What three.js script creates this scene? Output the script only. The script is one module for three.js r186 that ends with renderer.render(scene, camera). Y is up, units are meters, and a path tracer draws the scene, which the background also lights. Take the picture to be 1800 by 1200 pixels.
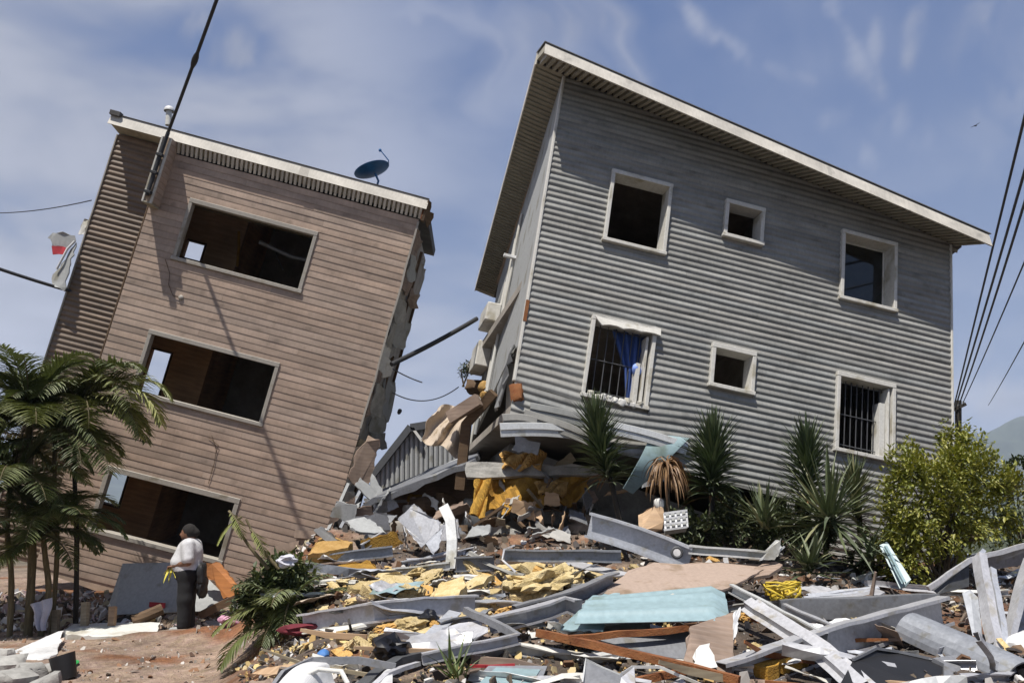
import * as THREE from 'three';
import { mergeGeometries, mergeVertices, toCreasedNormals } from 'three/addons/utils/BufferGeometryUtils.js';

// ---------- camera, sky, sun, exposure ----------
const scene = new THREE.Scene();
const FOCAL = 1448.15, PITCH = 12.8 * Math.PI / 180, EYE = 1.6;
const camera = new THREE.PerspectiveCamera(45, 1.5, 0.1, 9000);
camera.position.set(0, EYE, 0);
camera.rotation.set(PITCH, 0, 0);
const renderer = new THREE.WebGLRenderer({ antialias: true });
renderer.toneMapping = THREE.LinearToneMapping;
renderer.toneMappingExposure = 1.42;
renderer.shadowMap.enabled = true;

const SUN = new THREE.Vector3(-0.16, 0.915, 0.365).normalize();
const sun = new THREE.DirectionalLight(new THREE.Color().setRGB(1, 0.95, 0.87), 5);
sun.position.copy(SUN).multiplyScalar(60).add(new THREE.Vector3(0, 0, -12));
sun.target.position.set(0, 0, -12);
sun.castShadow = true;
sun.shadow.mapSize.set(4096, 4096);
Object.assign(sun.shadow.camera, { left: -22, right: 22, top: 22, bottom: -22, near: 1, far: 120 });
scene.add(sun, sun.target);

// ---------- noise ----------
function rng(seed) { let a = seed >>> 0; return () => { a = (a + 0x6D2B79F5) | 0; let t = Math.imul(a ^ (a >>> 15), 1 | a); t = (t + Math.imul(t ^ (t >>> 7), 61 | t)) ^ t; return ((t ^ (t >>> 14)) >>> 0) / 4294967296; }; }
const rnd = rng(20240817);
const R = (a, b) => a + (b - a) * rnd();
const pick = (a) => a[Math.floor(rnd() * a.length)];
function hash3(x, y, z) { let h = Math.imul(x, 374761393) ^ Math.imul(y, 668265263) ^ Math.imul(z, 2147483647 ^ 0x5bd1e995); h = Math.imul(h ^ (h >>> 13), 1274126177); return ((h ^ (h >>> 16)) >>> 0) / 4294967296; }
const fade = (t) => t * t * (3 - 2 * t), mix = (a, b, t) => a + (b - a) * t;
const sstep = (a, b, x) => { const t = Math.min(1, Math.max(0, (x - a) / (b - a))); return t * t * (3 - 2 * t); };
function vnoise(x, y, z = 0, per = 0) {
  const xi = Math.floor(x), yi = Math.floor(y), zi = Math.floor(z), fx = fade(x - xi), fy = fade(y - yi), fz = fade(z - zi);
  let a = xi, b = xi + 1, c = yi, d = yi + 1;
  if (per) { a = ((a % per) + per) % per; b = ((b % per) + per) % per; c = ((c % per) + per) % per; d = ((d % per) + per) % per; }
  const p = mix(mix(hash3(a, c, zi), hash3(b, c, zi), fx), mix(hash3(a, d, zi), hash3(b, d, zi), fx), fy);
  return fz < 1e-6 ? p : mix(p, mix(mix(hash3(a, c, zi + 1), hash3(b, c, zi + 1), fx), mix(hash3(a, d, zi + 1), hash3(b, d, zi + 1), fx), fy), fz);
}
function fbm(x, y, z = 0, o = 4) { let s = 0, a = 0.5, n = 0; for (let i = 0; i < o; i++) { s += a * vnoise(x, y, z + i * 7.3); n += a; x *= 2.03; y *= 2.03; z *= 2.03; a *= 0.5; } return s / n; }
function pfbm(x, y, per, o = 4, z = 0) { let s = 0, a = 0.5, n = 0; for (let i = 0; i < o; i++) { s += a * vnoise(x, y, z + i * 5, per); n += a; x *= 2; y *= 2; per *= 2; a *= 0.5; } return s / n; }

const CT = Math.cos(PITCH), ST = Math.sin(PITCH);
const CIRRUS = [[1185, -20, 1225, 60, 1350, 120, 17, 0.34], [1330, 105, 1390, 130, 1460, 150, 16, 0.18], [1445, -20, 1490, 80, 1570, 200, 24, 0.3], [1548, 10, 1520, 90, 1565, 200, 18, 0.3], [1555, 180, 1590, 250, 1660, 310, 34, 0.22], [1628, -10, 1600, 60, 1590, 140, 16, 0.4], [1462, 180, 1485, 250, 1560, 310, 28, 0.24], [1730, -30, 1745, 120, 1830, 230, 60, 0.26], [1690, 180, 1740, 260, 1830, 330, 50, 0.16], [320, 10, 400, 70, 470, 150, 34, 0.42], [440, 120, 560, 170, 640, 260, 44, 0.34], [690, -20, 720, 20, 750, 60, 26, 0.28], [860, 130, 830, 220, 850, 320, 40, 0.2], [540, 70, 550, 80, 560, 92, 12, 0.3], [1680, 690, 1730, 640, 1790, 660, 40, 0.55], [1700, 720, 1760, 690, 1840, 700, 34, 0.6], [690, 720, 730, 700, 800, 720, 60, 0.45], [-40, 560, 30, 520, 90, 560, 60, 0.4]].map((a) => { const p = (t, k) => (1 - t) ** 2 * a[k] + 2 * t * (1 - t) * a[2 + k] + t * t * a[4 + k], m = a[6] * 3, xs = [a[0], a[2], a[4]], ys = [a[1], a[3], a[5]]; return { p, w: a[6], s: a[7], x0: Math.min(...xs) - m, x1: Math.max(...xs) + m, y0: Math.min(...ys) - m, y1: Math.max(...ys) + m }; });
// ---------- the sky: a computed dome of air and thin cloud ----------
{
  const W = 1792, H = 896, data = new Float32Array(W * H * 4);
  for (let j = 0; j < H; j++) {
    const el = ((j + 0.5) / H - 0.5) * Math.PI, ce = Math.cos(el), y = Math.sin(el);
    for (let i = 0; i < W; i++) {
      const ph = ((i + 0.5) / W - 0.5) * 2 * Math.PI, x = Math.cos(ph) * ce, z = Math.sin(ph) * ce;
      const az = Math.atan2(x, -z);                       // 0 ahead, positive to the right
      const o = (j * W + i) * 4;
      if (el < -0.01) { data[o] = 0.2; data[o + 1] = 0.22; data[o + 2] = 0.28; data[o + 3] = 1; continue; }
      const e = Math.max(0, el), up = Math.pow(1 - Math.sin(e), 2.6);
      let r = mix(0.058, 0.44, up), g = mix(0.125, 0.53, up), b = mix(0.33, 0.70, up);
      // high thin cloud on a plane overhead
      const k = 1 / Math.max(0.12, y + 0.08), cx = x * k, cz = z * k;
      const wx = fbm(cx * 0.9 + 3, cz * 0.9, 1, 3) * 1.6, wz = fbm(cx * 0.9, cz * 0.9 + 9, 5, 3) * 1.6;
      const bank = fbm(cx * 0.9 + wx, cz * 0.9 + wz, 2, 3);
      const fine = fbm(cx * 3.4 + wx * 1.6, cz * 3.4 + wz * 1.6, 8, 6);
      const side = sstep(0.10, -0.34, Math.sin(az) * 1.05 + (el - 0.5) * 0.42 + 0.06);   // more cloud to the left
      let cov = sstep(0.34, 0.66, bank * 0.55 + fine * 0.72 + side * 0.26 - 0.22) * mix(0.16, 0.80, side);
      // wisps: thin ridges drawn out along the wind, in patches
      const ax2 = cx * 0.86 + cz * 0.5 + wx * 0.9, az2 = cz * 0.86 - cx * 0.5 + wz * 0.6;
      const rid = 1 - Math.abs(2 * fbm(ax2 * 3.4 + fine * 0.7, az2 * 0.9, 4, 5) - 1), pat = sstep(0.36, 0.60, fbm(cx * 1.5 + 7, cz * 1.5 + 2, 6, 3));
      cov = Math.max(cov, Math.pow(Math.max(0, rid - 0.62) / 0.38, 2.0) * pat * 0.55 * mix(1, 0.3, side));
      if (z < -0.2 && el > 0.03) {   // a few longer streaks of cirrus
        const f = y * ST - z * CT, X = 900 + FOCAL * x / f, Y = 600 - FOCAL * (y * CT + z * ST) / f;
        for (const q of CIRRUS) { if (X < q.x0 || X > q.x1 || Y < q.y0 || Y > q.y1) continue; let dm = 1e9, tm = 0; for (let n = 0; n <= 14; n++) { const t = n / 14, e2 = (q.p(t, 0) - X) ** 2 + (q.p(t, 1) - Y) ** 2; if (e2 < dm) { dm = e2; tm = t; } } const w = q.w * (0.5 + 0.9 * vnoise(tm * 5, q.w)), br = sstep(0.22, 0.72, fbm(X / 34 + Y / 120, Y / 80 - X / 150, q.w, 4)); cov = Math.max(cov, q.s * 1.5 * br * Math.exp(-dm / (w * w)) * sstep(-0.02, 0.2, tm) * sstep(1.02, 0.7, tm)); }
      }
      // low cumulus near the horizon
      const low = el > 0.34 ? 0 : sstep(0.34, 0.02, el) * sstep(0.42, 0.66, fbm(az * 7 + 2, el * 15, 3, 4));
      const sh = 0.84 + 0.5 * (fine - 0.5) + 0.3 * (bank - 0.5);
      let cr = 0.64 * sh, cg = 0.655 * sh, cb = 0.74 * sh;
      r = mix(r, cr, cov); g = mix(g, cg, cov); b = mix(b, cb, cov);
      r = mix(r, 0.70, low * 0.65); g = mix(g, 0.72, low * 0.65); b = mix(b, 0.82, low * 0.65);
      const EX = 1 / 1.42; data[o] = r * EX; data[o + 1] = g * EX; data[o + 2] = b * EX; data[o + 3] = 1;
    }
  }
  const sky = new THREE.DataTexture(data, W, H, THREE.RGBAFormat, THREE.FloatType);
  sky.mapping = THREE.EquirectangularReflectionMapping; sky.magFilter = THREE.LinearFilter; sky.minFilter = THREE.LinearFilter; sky.needsUpdate = true;
  scene.background = sky; scene.environment = sky;
}

// ---------- layout helpers: where a sight line meets a plane, a depth or the ground ----------
const V3 = (x, y, z) => new THREE.Vector3(x, y, z);
function sight(px, py) { const a = (px - 900) / FOCAL, b = (600 - py) / FOCAL; return V3(a, b * CT + ST, b * ST - CT); }
function A(px, py, d) { const D = sight(px, py); return D.multiplyScalar(d / -D.z).add(V3(0, EYE, 0)); }
const pw = (t, x) => { if (x <= t[0][0]) return t[0][1]; for (let i = 1; i < t.length; i++) if (x <= t[i][0]) return mix(t[i - 1][1], t[i][1], fade((x - t[i - 1][0]) / (t[i][0] - t[i - 1][0]))); return t[t.length - 1][1]; };
const PILE = [[3.2, 0], [6.3, 0.46], [8.5, 0.68], [10.2, 0.95], [11, 1.08], [12, 1.35], [12.8, 1.55], [14.5, 1.5], [18, 1.0], [26, 0.4], [60, 0]];
const YARD = [[3, 0], [9, 0.02], [12.2, 0.05], [13.6, 0.02], [14.4, 0.3], [15.5, 0.5], [18, 0.5], [26, 0.2], [60, 0]];
function ground(x, z) {
  const d = -z;
  const edge = -1.75 - (d - 6.5) * 0.245;
  const m = sstep(edge - 0.95, edge + 0.6, x);
  let h = mix(pw(YARD, d), pw(PILE, d) * mix(1, 0.72, sstep(3.2, 5.6, x)), m);
  h += 0.16 * Math.exp(-((x + 4.3) ** 2 / 1.6 + (d - 12.6) ** 2 / 0.35)) * (1 - m);
  const near = sstep(70, 16, d) * sstep(-4, 2, d);
  h += (fbm(x * 0.9, z * 0.9, 3, 4) - 0.5) * 0.22 * near * mix(0.6, 1, m) + (fbm(x * 4, z * 4, 9, 3) - 0.5) * 0.05 * near;
  if (d > 60) h += (fbm(x * 0.01, z * 0.01, 2, 3) - 0.5) * Math.min(6, (d - 60) * 0.02);
  return h;
}
function G(px, py, lift = 0) { const D = sight(px, py); let t = 4, s = 0.02; const q = V3(); for (; t < 60; t += s) { q.copy(D).multiplyScalar(t); q.y += EYE; if (q.y < ground(q.x, q.z) + lift) break; } return q.clone(); }
const dep = (px, py) => -G(px, py).z;

// ---------- textures ----------
function tex(n, fn, srgb = true) {
  n = Math.min(n, 512);
  const data = new Uint8Array(n * n * 4);
  for (let j = 0; j < n; j++) for (let i = 0; i < n; i++) { const c = fn(i / n, j / n), o = (j * n + i) * 4; for (let k = 0; k < 3; k++) data[o + k] = Math.max(0, Math.min(255, (c.length ? c[k] : c) * 255)); data[o + 3] = 255; }
  const t = new THREE.DataTexture(data, n, n); t.wrapS = t.wrapT = THREE.RepeatWrapping; t.magFilter = THREE.LinearFilter; t.minFilter = THREE.LinearFilter; t.colorSpace = srgb ? THREE.SRGBColorSpace : THREE.NoColorSpace; t.needsUpdate = true; return t;
}
const T = {
  mottle: tex(512, (u, v) => 0.70 + 0.34 * pfbm(u * 6, v * 6, 6, 5) + 0.10 * (pfbm(u * 48, v * 48, 48, 2, 3) - 0.5)),
  grime: tex(512, (u, v) => { const a = pfbm(u * 5, v * 5, 5, 5, 1), s = pfbm(u * 40, v * 3, 3 * 1, 3, 9), d = sstep(0.54, 0.80, a), f = pfbm(u * 50, v * 50, 50, 2, 6); return [0.95 - 0.16 * d - 0.05 * s - 0.08 * f, 0.95 - 0.18 * d - 0.05 * s - 0.08 * f, 0.94 - 0.23 * d - 0.05 * s - 0.08 * f]; }),
  weather: tex(512, (u, v) => { const a = pfbm(u * 4, v * 8, 4, 5, 2), f = pfbm(u * 64, v * 16, 16, 3, 4); return 0.84 + 0.22 * (a - 0.3) + 0.10 * (f - 0.5) - 0.10 * sstep(0.66, 0.85, pfbm(u * 9, v * 9, 9, 4, 12)); }),
  spangle: tex(512, (u, v) => { const a = pfbm(u * 40, v * 40, 40, 2, 3), b = pfbm(u * 4, v * 4, 4, 3, 6), c = sstep(0.62, 0.80, pfbm(u * 8, v * 8, 8, 5, 15)), q = 0.86 + 0.12 * (a - 0.5) + 0.14 * (b - 0.5); return [q - 0.08 * c, q - 0.10 * c, q + 0.01 - 0.15 * c]; }),
  wood: tex(512, (u, v) => { const g = pfbm(u * 3 + 0.0, v * 40, 3, 4, 2); const l = 0.5 + 0.5 * Math.sin(2 * Math.PI * (v * 9 + 2.2 * pfbm(u * 2, v * 4, 2, 4, 5))); const m = pfbm(u * 5, v * 5, 5, 4, 11) - 0.5; return [0.78 + 0.24 * g - 0.05 * l + 0.2 * m, 0.76 + 0.24 * g - 0.06 * l + 0.2 * m, 0.74 + 0.22 * g - 0.07 * l + 0.2 * m]; }),
  rust: tex(512, (u, v) => { const a = pfbm(u * 6, v * 6, 6, 6, 8), b = pfbm(u * 30, v * 30, 30, 3, 2); return [0.62 + 0.4 * a, 0.5 + 0.5 * a + 0.1 * (b - 0.5), 0.42 + 0.5 * a + 0.2 * (b - 0.5)]; }),
  foam: tex(512, (u, v) => { const a = pfbm(u * 40, v * 40, 40, 3, 1), b = pfbm(u * 5, v * 5, 5, 4, 4); return [0.78 + 0.25 * b + 0.12 * (a - 0.5), 0.74 + 0.30 * b + 0.14 * (a - 0.5), 0.62 + 0.48 * b + 0.2 * (a - 0.5)]; }),
  cloth: tex(256, (u, v) => 0.82 + 0.1 * Math.sin(u * 2 * Math.PI * 64) * Math.sin(v * 2 * Math.PI * 64) + 0.2 * (pfbm(u * 6, v * 6, 6, 4, 3) - 0.5)),
  soil: tex(1024, (u, v) => { const a = pfbm(u * 5, v * 5, 5, 6, 2), b = pfbm(u * 60, v * 60, 60, 3, 7), c = pfbm(u * 18, v * 18, 18, 3, 5); const s = 0.62 + 0.4 * a + 0.22 * (b - 0.5) + 0.2 * (c - 0.5); return [s, s * (0.97 + 0.06 * b), s * (0.95 + 0.1 * c)]; }),
  bark: tex(256, (u, v) => 0.55 + 0.5 * pfbm(u * 20, v * 5, 5, 4, 2)),
};
const B = {
  fine: tex(512, (u, v) => pfbm(u * 32, v * 32, 32, 4, 1), false),
  coarse: tex(512, (u, v) => pfbm(u * 8, v * 8, 8, 6, 3), false),
  soil: tex(1024, (u, v) => 0.6 * pfbm(u * 20, v * 20, 20, 5, 5) + 0.4 * pfbm(u * 90, v * 90, 90, 2, 2), false),
};
// a texture that spans `size` metres
const sized = new Map();
function span(t, size) { const k = t.uuid + size; if (!sized.has(k)) { const c = t.clone(); c.repeat.set(1 / size, 1 / size); c.needsUpdate = true; sized.set(k, c); } return sized.get(k); }
const rgb = (r, g, b) => new THREE.Color().setRGB(r, g, b);
function mat(color, { map = null, size = 1, rough = 0.8, metal = 0, bump = null, bumpSize = 0.5, bumpScale = 0.002, ...more } = {}) {
  const m = new THREE.MeshPhysicalMaterial({ color, roughness: rough, metalness: metal, side: THREE.DoubleSide, ...more });
  if (map) m.map = span(map, size);
  if (bump) { m.bumpMap = span(bump, bumpSize); m.bumpScale = bumpScale; }
  return m;
}
const tones = (r, g, b, n, d, o) => Array.from({ length: n }, (_, i) => { const k = 1 + d * (n > 1 ? (i / (n - 1)) * 2 - 1 : 0), h = 1 + 0.02 * Math.sin(i * 2.4); return mat(rgb(r * k * h, g * k, b * k / h), o); });
const M = {
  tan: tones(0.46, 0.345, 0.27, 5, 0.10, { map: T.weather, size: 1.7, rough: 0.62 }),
  tanShade: tones(0.20, 0.145, 0.105, 4, 0.12, { map: T.weather, size: 1.3, rough: 0.62 }),  // darker copy of the tan: the shade of the bay put into its colour
  grey: tones(0.30, 0.298, 0.28, 5, 0.10, { map: T.weather, size: 1.7, rough: 0.55 }),
  greyFlat: mat(rgb(0.34, 0.35, 0.36), { map: T.grime, size: 2.2, rough: 0.6 }),
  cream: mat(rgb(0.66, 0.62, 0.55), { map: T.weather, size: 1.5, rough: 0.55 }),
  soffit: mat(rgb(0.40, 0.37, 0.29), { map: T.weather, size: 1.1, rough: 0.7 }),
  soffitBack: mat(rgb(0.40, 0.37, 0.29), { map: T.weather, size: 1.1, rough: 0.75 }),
  trim: mat(rgb(0.70, 0.68, 0.645), { map: T.grime, size: 1.3, rough: 0.5 }),
  trimDull: mat(rgb(0.44, 0.405, 0.365), { map: T.grime, size: 1.3, rough: 0.6 }),
  ply: mat(rgb(0.60, 0.38, 0.21), { map: T.wood, size: 1.2, rough: 0.8 }),
  plyPale: mat(rgb(0.50, 0.36, 0.24), { map: T.wood, size: 1.2, rough: 0.8 }),
  plyOrange: mat(rgb(0.42, 0.17, 0.05), { map: T.wood, size: 0.8, rough: 0.8 }),
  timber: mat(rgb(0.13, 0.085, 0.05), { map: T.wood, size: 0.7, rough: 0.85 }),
  timberPale: mat(rgb(0.34, 0.30, 0.22), { map: T.wood, size: 0.6, rough: 0.85 }),
  inner: mat(rgb(0.48, 0.37, 0.28), { map: T.mottle, size: 2, rough: 0.9 }),
  plaster: mat(rgb(0.38, 0.345, 0.30), { map: T.mottle, size: 2, rough: 0.9 }),
  roofTop: mat(rgb(0.12, 0.115, 0.11), { map: T.mottle, size: 2, rough: 0.9 }),
  steel: tones(0.60, 0.61, 0.63, 4, 0.14, { map: T.spangle, size: 0.8, rough: 0.40, metal: 0.25 }),
  steelDull: tones(0.33, 0.34, 0.355, 3, 0.15, { map: T.spangle, size: 0.8, rough: 0.55, metal: 0.4 }),
  steelWhite: mat(rgb(0.72, 0.73, 0.74), { map: T.grime, size: 0.9, rough: 0.4, metal: 0.25 }),
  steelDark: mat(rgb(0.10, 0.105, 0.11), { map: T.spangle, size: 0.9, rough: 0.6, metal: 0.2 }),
  blue: mat(rgb(0.31, 0.43, 0.475), { map: T.grime, size: 1.6, rough: 0.4 }),
  blueDeep: mat(rgb(0.06, 0.14, 0.19), { map: T.grime, size: 1.2, rough: 0.4 }),
  foam: tones(0.62, 0.50, 0.27, 4, 0.12, { map: T.foam, size: 0.45, rough: 0.95, bump: B.fine, bumpSize: 0.3, bumpScale: 0.012 }),
  foamOld: tones(0.46, 0.26, 0.04, 3, 0.2, { map: T.foam, size: 0.5, rough: 0.95, bump: B.fine, bumpSize: 0.3, bumpScale: 0.012 }),
  foamOrange: tones(0.56, 0.35, 0.12, 2, 0.15, { map: T.foam, size: 0.5, rough: 0.95, bump: B.fine, bumpSize: 0.3, bumpScale: 0.012 }),
  board: mat(rgb(0.42, 0.32, 0.265), { map: T.grime, size: 1.1, rough: 0.9 }),
  boardWhite: mat(rgb(0.70, 0.69, 0.67), { map: T.grime, size: 1.4, rough: 0.85 }),
  boardGrey: mat(rgb(0.40, 0.41, 0.42), { map: T.grime, size: 1.4, rough: 0.85 }),
  boardBrown: mat(rgb(0.30, 0.235, 0.20), { map: T.wood, size: 0.7, rough: 0.9 }),
  concrete: mat(rgb(0.42, 0.41, 0.385), { map: T.mottle, size: 1.2, rough: 0.95, bump: B.coarse, bumpSize: 0.5, bumpScale: 0.012 }),
  rusty: mat(rgb(0.27, 0.115, 0.045), { map: T.rust, size: 0.7, rough: 0.9, bump: B.fine, bumpSize: 0.3, bumpScale: 0.004 }),
  black: mat(rgb(0.014, 0.014, 0.016), { map: T.mottle, size: 1, rough: 0.55 }),
  bag: mat(rgb(0.012, 0.012, 0.016), { map: T.cloth, size: 0.6, rough: 0.32 }),
  cable: mat(rgb(0.016, 0.017, 0.02), { rough: 0.6 }),
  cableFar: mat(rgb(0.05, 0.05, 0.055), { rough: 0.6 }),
  white: mat(rgb(0.80, 0.80, 0.80), { map: T.mottle, size: 1.4, rough: 0.45 }),
  clothWhite: mat(rgb(0.72, 0.72, 0.80), { map: T.cloth, size: 0.5, rough: 0.9 }),
  clothBlue: mat(rgb(0.05, 0.11, 0.36), { map: T.cloth, size: 0.5, rough: 0.9 }),
  clothPink: mat(rgb(0.75, 0.40, 0.55), { map: T.cloth, size: 0.5, rough: 0.9 }),
  clothRed: mat(rgb(0.20, 0.02, 0.035), { map: T.cloth, size: 0.5, rough: 0.9 }),
  tarp: mat(rgb(0.56, 0.46, 0.37), { map: T.grime, size: 0.8, rough: 0.8 }),
  dish: mat(rgb(0.025, 0.16, 0.40), { map: T.mottle, size: 0.8, rough: 0.4 }),
  yellow: mat(rgb(0.80, 0.58, 0.05), { map: T.cloth, size: 0.4, rough: 0.7 }),
  green: mat(rgb(0.02, 0.25, 0.06), { rough: 0.5 }),
  red: mat(rgb(0.45, 0.03, 0.04), { map: T.mottle, size: 0.5, rough: 0.6 }),
  trunk: mat(rgb(0.13, 0.10, 0.065), { map: T.bark, size: 0.5, rough: 0.95 }),
  trunkDark: mat(rgb(0.05, 0.042, 0.032), { map: T.bark, size: 0.5, rough: 0.95 }),
  cane: mat(rgb(0.18, 0.145, 0.07), { map: T.bark, size: 0.4, rough: 0.8 }),
};
const leafMat = (r, g, b, t = 0.3) => mat(rgb(r, g, b), { rough: 0.55, map: T.mottle, size: 0.4, transmission: t, thickness: 0 });
const LEAF = {
  palm: [leafMat(0.19, 0.23, 0.06, 0.4), leafMat(0.26, 0.29, 0.075, 0.4), leafMat(0.14, 0.18, 0.05, 0.4)],
  palmLit: [leafMat(0.42, 0.43, 0.13), leafMat(0.30, 0.33, 0.08)],  // paler copy of the palm green: sunlight on some fronds put into the colour
  spike: [leafMat(0.085, 0.125, 0.042), leafMat(0.06, 0.10, 0.035), leafMat(0.12, 0.16, 0.055)],
  blade: [leafMat(0.14, 0.175, 0.065), leafMat(0.09, 0.125, 0.045), leafMat(0.33, 0.33, 0.16)],
  bush: [leafMat(0.38, 0.40, 0.035, 0.45), leafMat(0.26, 0.30, 0.025, 0.45), leafMat(0.48, 0.46, 0.06, 0.45)],
  shrub: [leafMat(0.07, 0.10, 0.03), leafMat(0.10, 0.13, 0.035)],
  dead: [leafMat(0.24, 0.125, 0.045, 0.2), leafMat(0.33, 0.19, 0.08, 0.2)],
};

// ---------- making things ----------
const taken = new Map();
function numbered(n) { const k = taken.get(n) || 0; taken.set(n, k + 1); return k ? `${n}_${String(k).padStart(3, '0')}` : n; }
function uvMetric(g) {
  const p = g.attributes.position, n = g.attributes.normal, uv = new Float32Array(p.count * 2), ox = rnd() * 3, oy = rnd() * 3;
  for (let i = 0; i < p.count; i++) {
    const ax = Math.abs(n.getX(i)), ay = Math.abs(n.getY(i)), az = Math.abs(n.getZ(i));
    const [a, b] = ax > ay && ax > az ? [p.getZ(i), p.getY(i)] : ay > az ? [p.getX(i), p.getZ(i)] : [p.getX(i), p.getY(i)];
    uv[2 * i] = a + ox; uv[2 * i + 1] = b + oy;
  }
  g.setAttribute('uv', new THREE.BufferAttribute(uv, 2)); return g;
}
function flat(g) { let q = g.index ? g.toNonIndexed() : g; for (const k of Object.keys(q.attributes)) if (k !== 'position') q.deleteAttribute(k); q.computeVertexNormals(); return uvMetric(q); }
function smooth(g, angle = 0.7) { let q = g.index ? g.toNonIndexed() : g; for (const k of Object.keys(q.attributes)) if (k !== 'position') q.deleteAttribute(k); q = toCreasedNormals(q, angle); return uvMetric(q); }
const join = (l) => l.length === 1 ? l[0] : mergeGeometries(l);
function shade(o) { o.castShadow = o.receiveShadow = true; return o; }
// a mesh; without a parent it is a thing of its own and its origin moves to its base
function obj(name, geo, material, parent) {
  if (Array.isArray(geo)) geo = join(geo);
  const o = shade(new THREE.Mesh(geo, material));
  if (parent) { o.name = name; parent.add(o); return o; }
  o.name = numbered(name); geo.computeBoundingBox();
  const b = geo.boundingBox, c = V3((b.min.x + b.max.x) / 2, b.min.y, (b.min.z + b.max.z) / 2);
  geo.translate(-c.x, -c.y, -c.z); o.position.copy(c); scene.add(o); return o;
}
function tag(o, label, category, group, kind) { Object.assign(o.userData, { label, category }); if (group) o.userData.group = group; if (kind) o.userData.kind = kind; return o; }
function thing(name, label, category, pos = V3(0, 0, 0), group) { const o = new THREE.Group(); o.name = numbered(name); o.position.copy(pos); scene.add(o); return tag(o, label, category, group); }
function setting(name, geo, material) { const o = shade(new THREE.Mesh(geo, material)); o.name = name; o.userData.kind = 'structure'; scene.add(o); return o; }
// alike things told apart by counting from the left beside the nearest landmark
const ORD = 'first second third fourth fifth sixth seventh eighth ninth tenth eleventh twelfth thirteenth fourteenth fifteenth sixteenth'.split(' ');
function lineUp(list, noun, marks) {
  const by = new Map(); for (const q of list) { let best = marks[0], bd = 1e9; for (const m of marks) { const e = (m[0] - q.x) ** 2 + 2 * (m[1] - q.y) ** 2; if (e < bd) { bd = e; best = m; } } by.has(best) ? by.get(best).push(q) : by.set(best, [q]); }
  for (const [m, l] of by) { l.sort((a, b) => a.x - b.x); l.forEach((q, i) => { q.o.userData.label = l.length === 1 ? `only ${noun} ${m[2]}` : `${ORD[i] || 'last'} ${noun} from the left ${m[2]}`; }); }
}
const MARKS = [[690, 1040, 'above the long light grey channel'], [610, 1020, 'by the bright left horizontal channel'], [780, 1015, 'around the flat pale foam slab'], [850, 1035, 'left of the largest foam heap'], [920, 1000, 'under the flat box channel'], [1000, 1025, 'right of the largest foam heap'], [870, 1075, 'by the pale bent channel'], [700, 1112, 'left of the small black bag'], [620, 1145, 'above the white tub'], [780, 1100, 'by the twisted steel channel'], [1080, 990, 'left of the bolt holed channel'], [1250, 985, 'below the bright white channel'], [1500, 1105, 'inside the steel triangle'], [1350, 1155, 'under the long slanted channel'], [560, 1075, 'at the uprooted palm'], [1285, 1193, 'at the bottom of the veneer panel'], [1690, 1075, 'left of the tall pale stud'], [1310, 1088, 'at the right end of the blue roofing'], [1150, 1150, 'below the rusty bars'], [930, 1150, 'near the small blue board'], [1440, 1040, 'behind the steel triangle'], [1600, 1040, 'below the narrow blue strip'], [1560, 1110, 'right of the steel triangle'], [1640, 1150, 'by the grey gutter'], [1740, 1170, 'at the right bottom corner'], [1150, 1020, 'on the pinkish plasterboard'], [1200, 1070, 'at the large blue roofing sheet'], [1420, 1170, 'under the ribbed steel track'], [730, 1160, 'by the dark glossy trim bar']];
// parts of a group made in world space
const into = (g, parent) => { g.translate(-parent.position.x, -parent.position.y, -parent.position.z); return g; };

// ---------- geometry ----------
const tri = (list) => { const g = new THREE.BufferGeometry(); g.setAttribute('position', new THREE.Float32BufferAttribute(list.flatMap((v) => [v.x, v.y, v.z]), 3)); return g; };
function box(x0, x1, y0, y1, z0, z1, c = 0.004) {   // a box with chamfered edges
  const L = [x1 - x0, y1 - y0, z1 - z0]; c = Math.min(c, 0.3 * Math.min(...L)); const g = new THREE.BoxGeometry(...L);
  if (c <= 0.0015) { g.translate((x0 + x1) / 2, (y0 + y1) / 2, (z0 + z1) / 2); return flat(g); }
  const h = L.map((l) => l / 2), P = [];
  const v = (sx, sy, sz, k) => V3(sx * (h[0] - (k === 0 ? 0 : c)), sy * (h[1] - (k === 1 ? 0 : c)), sz * (h[2] - (k === 2 ? 0 : c)));
  const quad = (a, b, d, e, nrm) => { const q = [a, b, d, a, d, e], n = b.clone().sub(a).cross(d.clone().sub(a)); P.push(...(n.dot(nrm) < 0 ? [a, d, b, a, e, d] : q)); };
  for (let k = 0; k < 3; k++) for (const s of [-1, 1]) {
    const i = (k + 1) % 3, j = (k + 2) % 3, mk = (a, b) => { const t = [0, 0, 0]; t[k] = s; t[i] = a; t[j] = b; return v(...t, k); }, n = [0, 0, 0]; n[k] = s;
    quad(mk(-1, -1), mk(1, -1), mk(1, 1), mk(-1, 1), V3(...n));
    for (const w of [-1, 1]) { const q = (a, b, c2, kk) => { const t = [0, 0, 0]; t[k] = a; t[i] = b; t[j] = c2; return v(...t, kk); }, m = [0, 0, 0]; m[k] = s; m[i] = w; quad(q(s, w, -1, k), q(s, w, 1, k), q(s, w, 1, i), q(s, w, -1, i), V3(...m)); }
  }
  for (const a of [-1, 1]) for (const b of [-1, 1]) for (const d of [-1, 1]) { const t = [v(a, b, d, 0), v(a, b, d, 1), v(a, b, d, 2)]; const n = t[1].clone().sub(t[0]).cross(t[2].clone().sub(t[0])); P.push(...(n.dot(V3(a, b, d)) < 0 ? [t[0], t[2], t[1]] : t)); }
  const o = tri(P); o.translate((x0 + x1) / 2, (y0 + y1) / 2, (z0 + z1) / 2); return flat(o);
}
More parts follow.
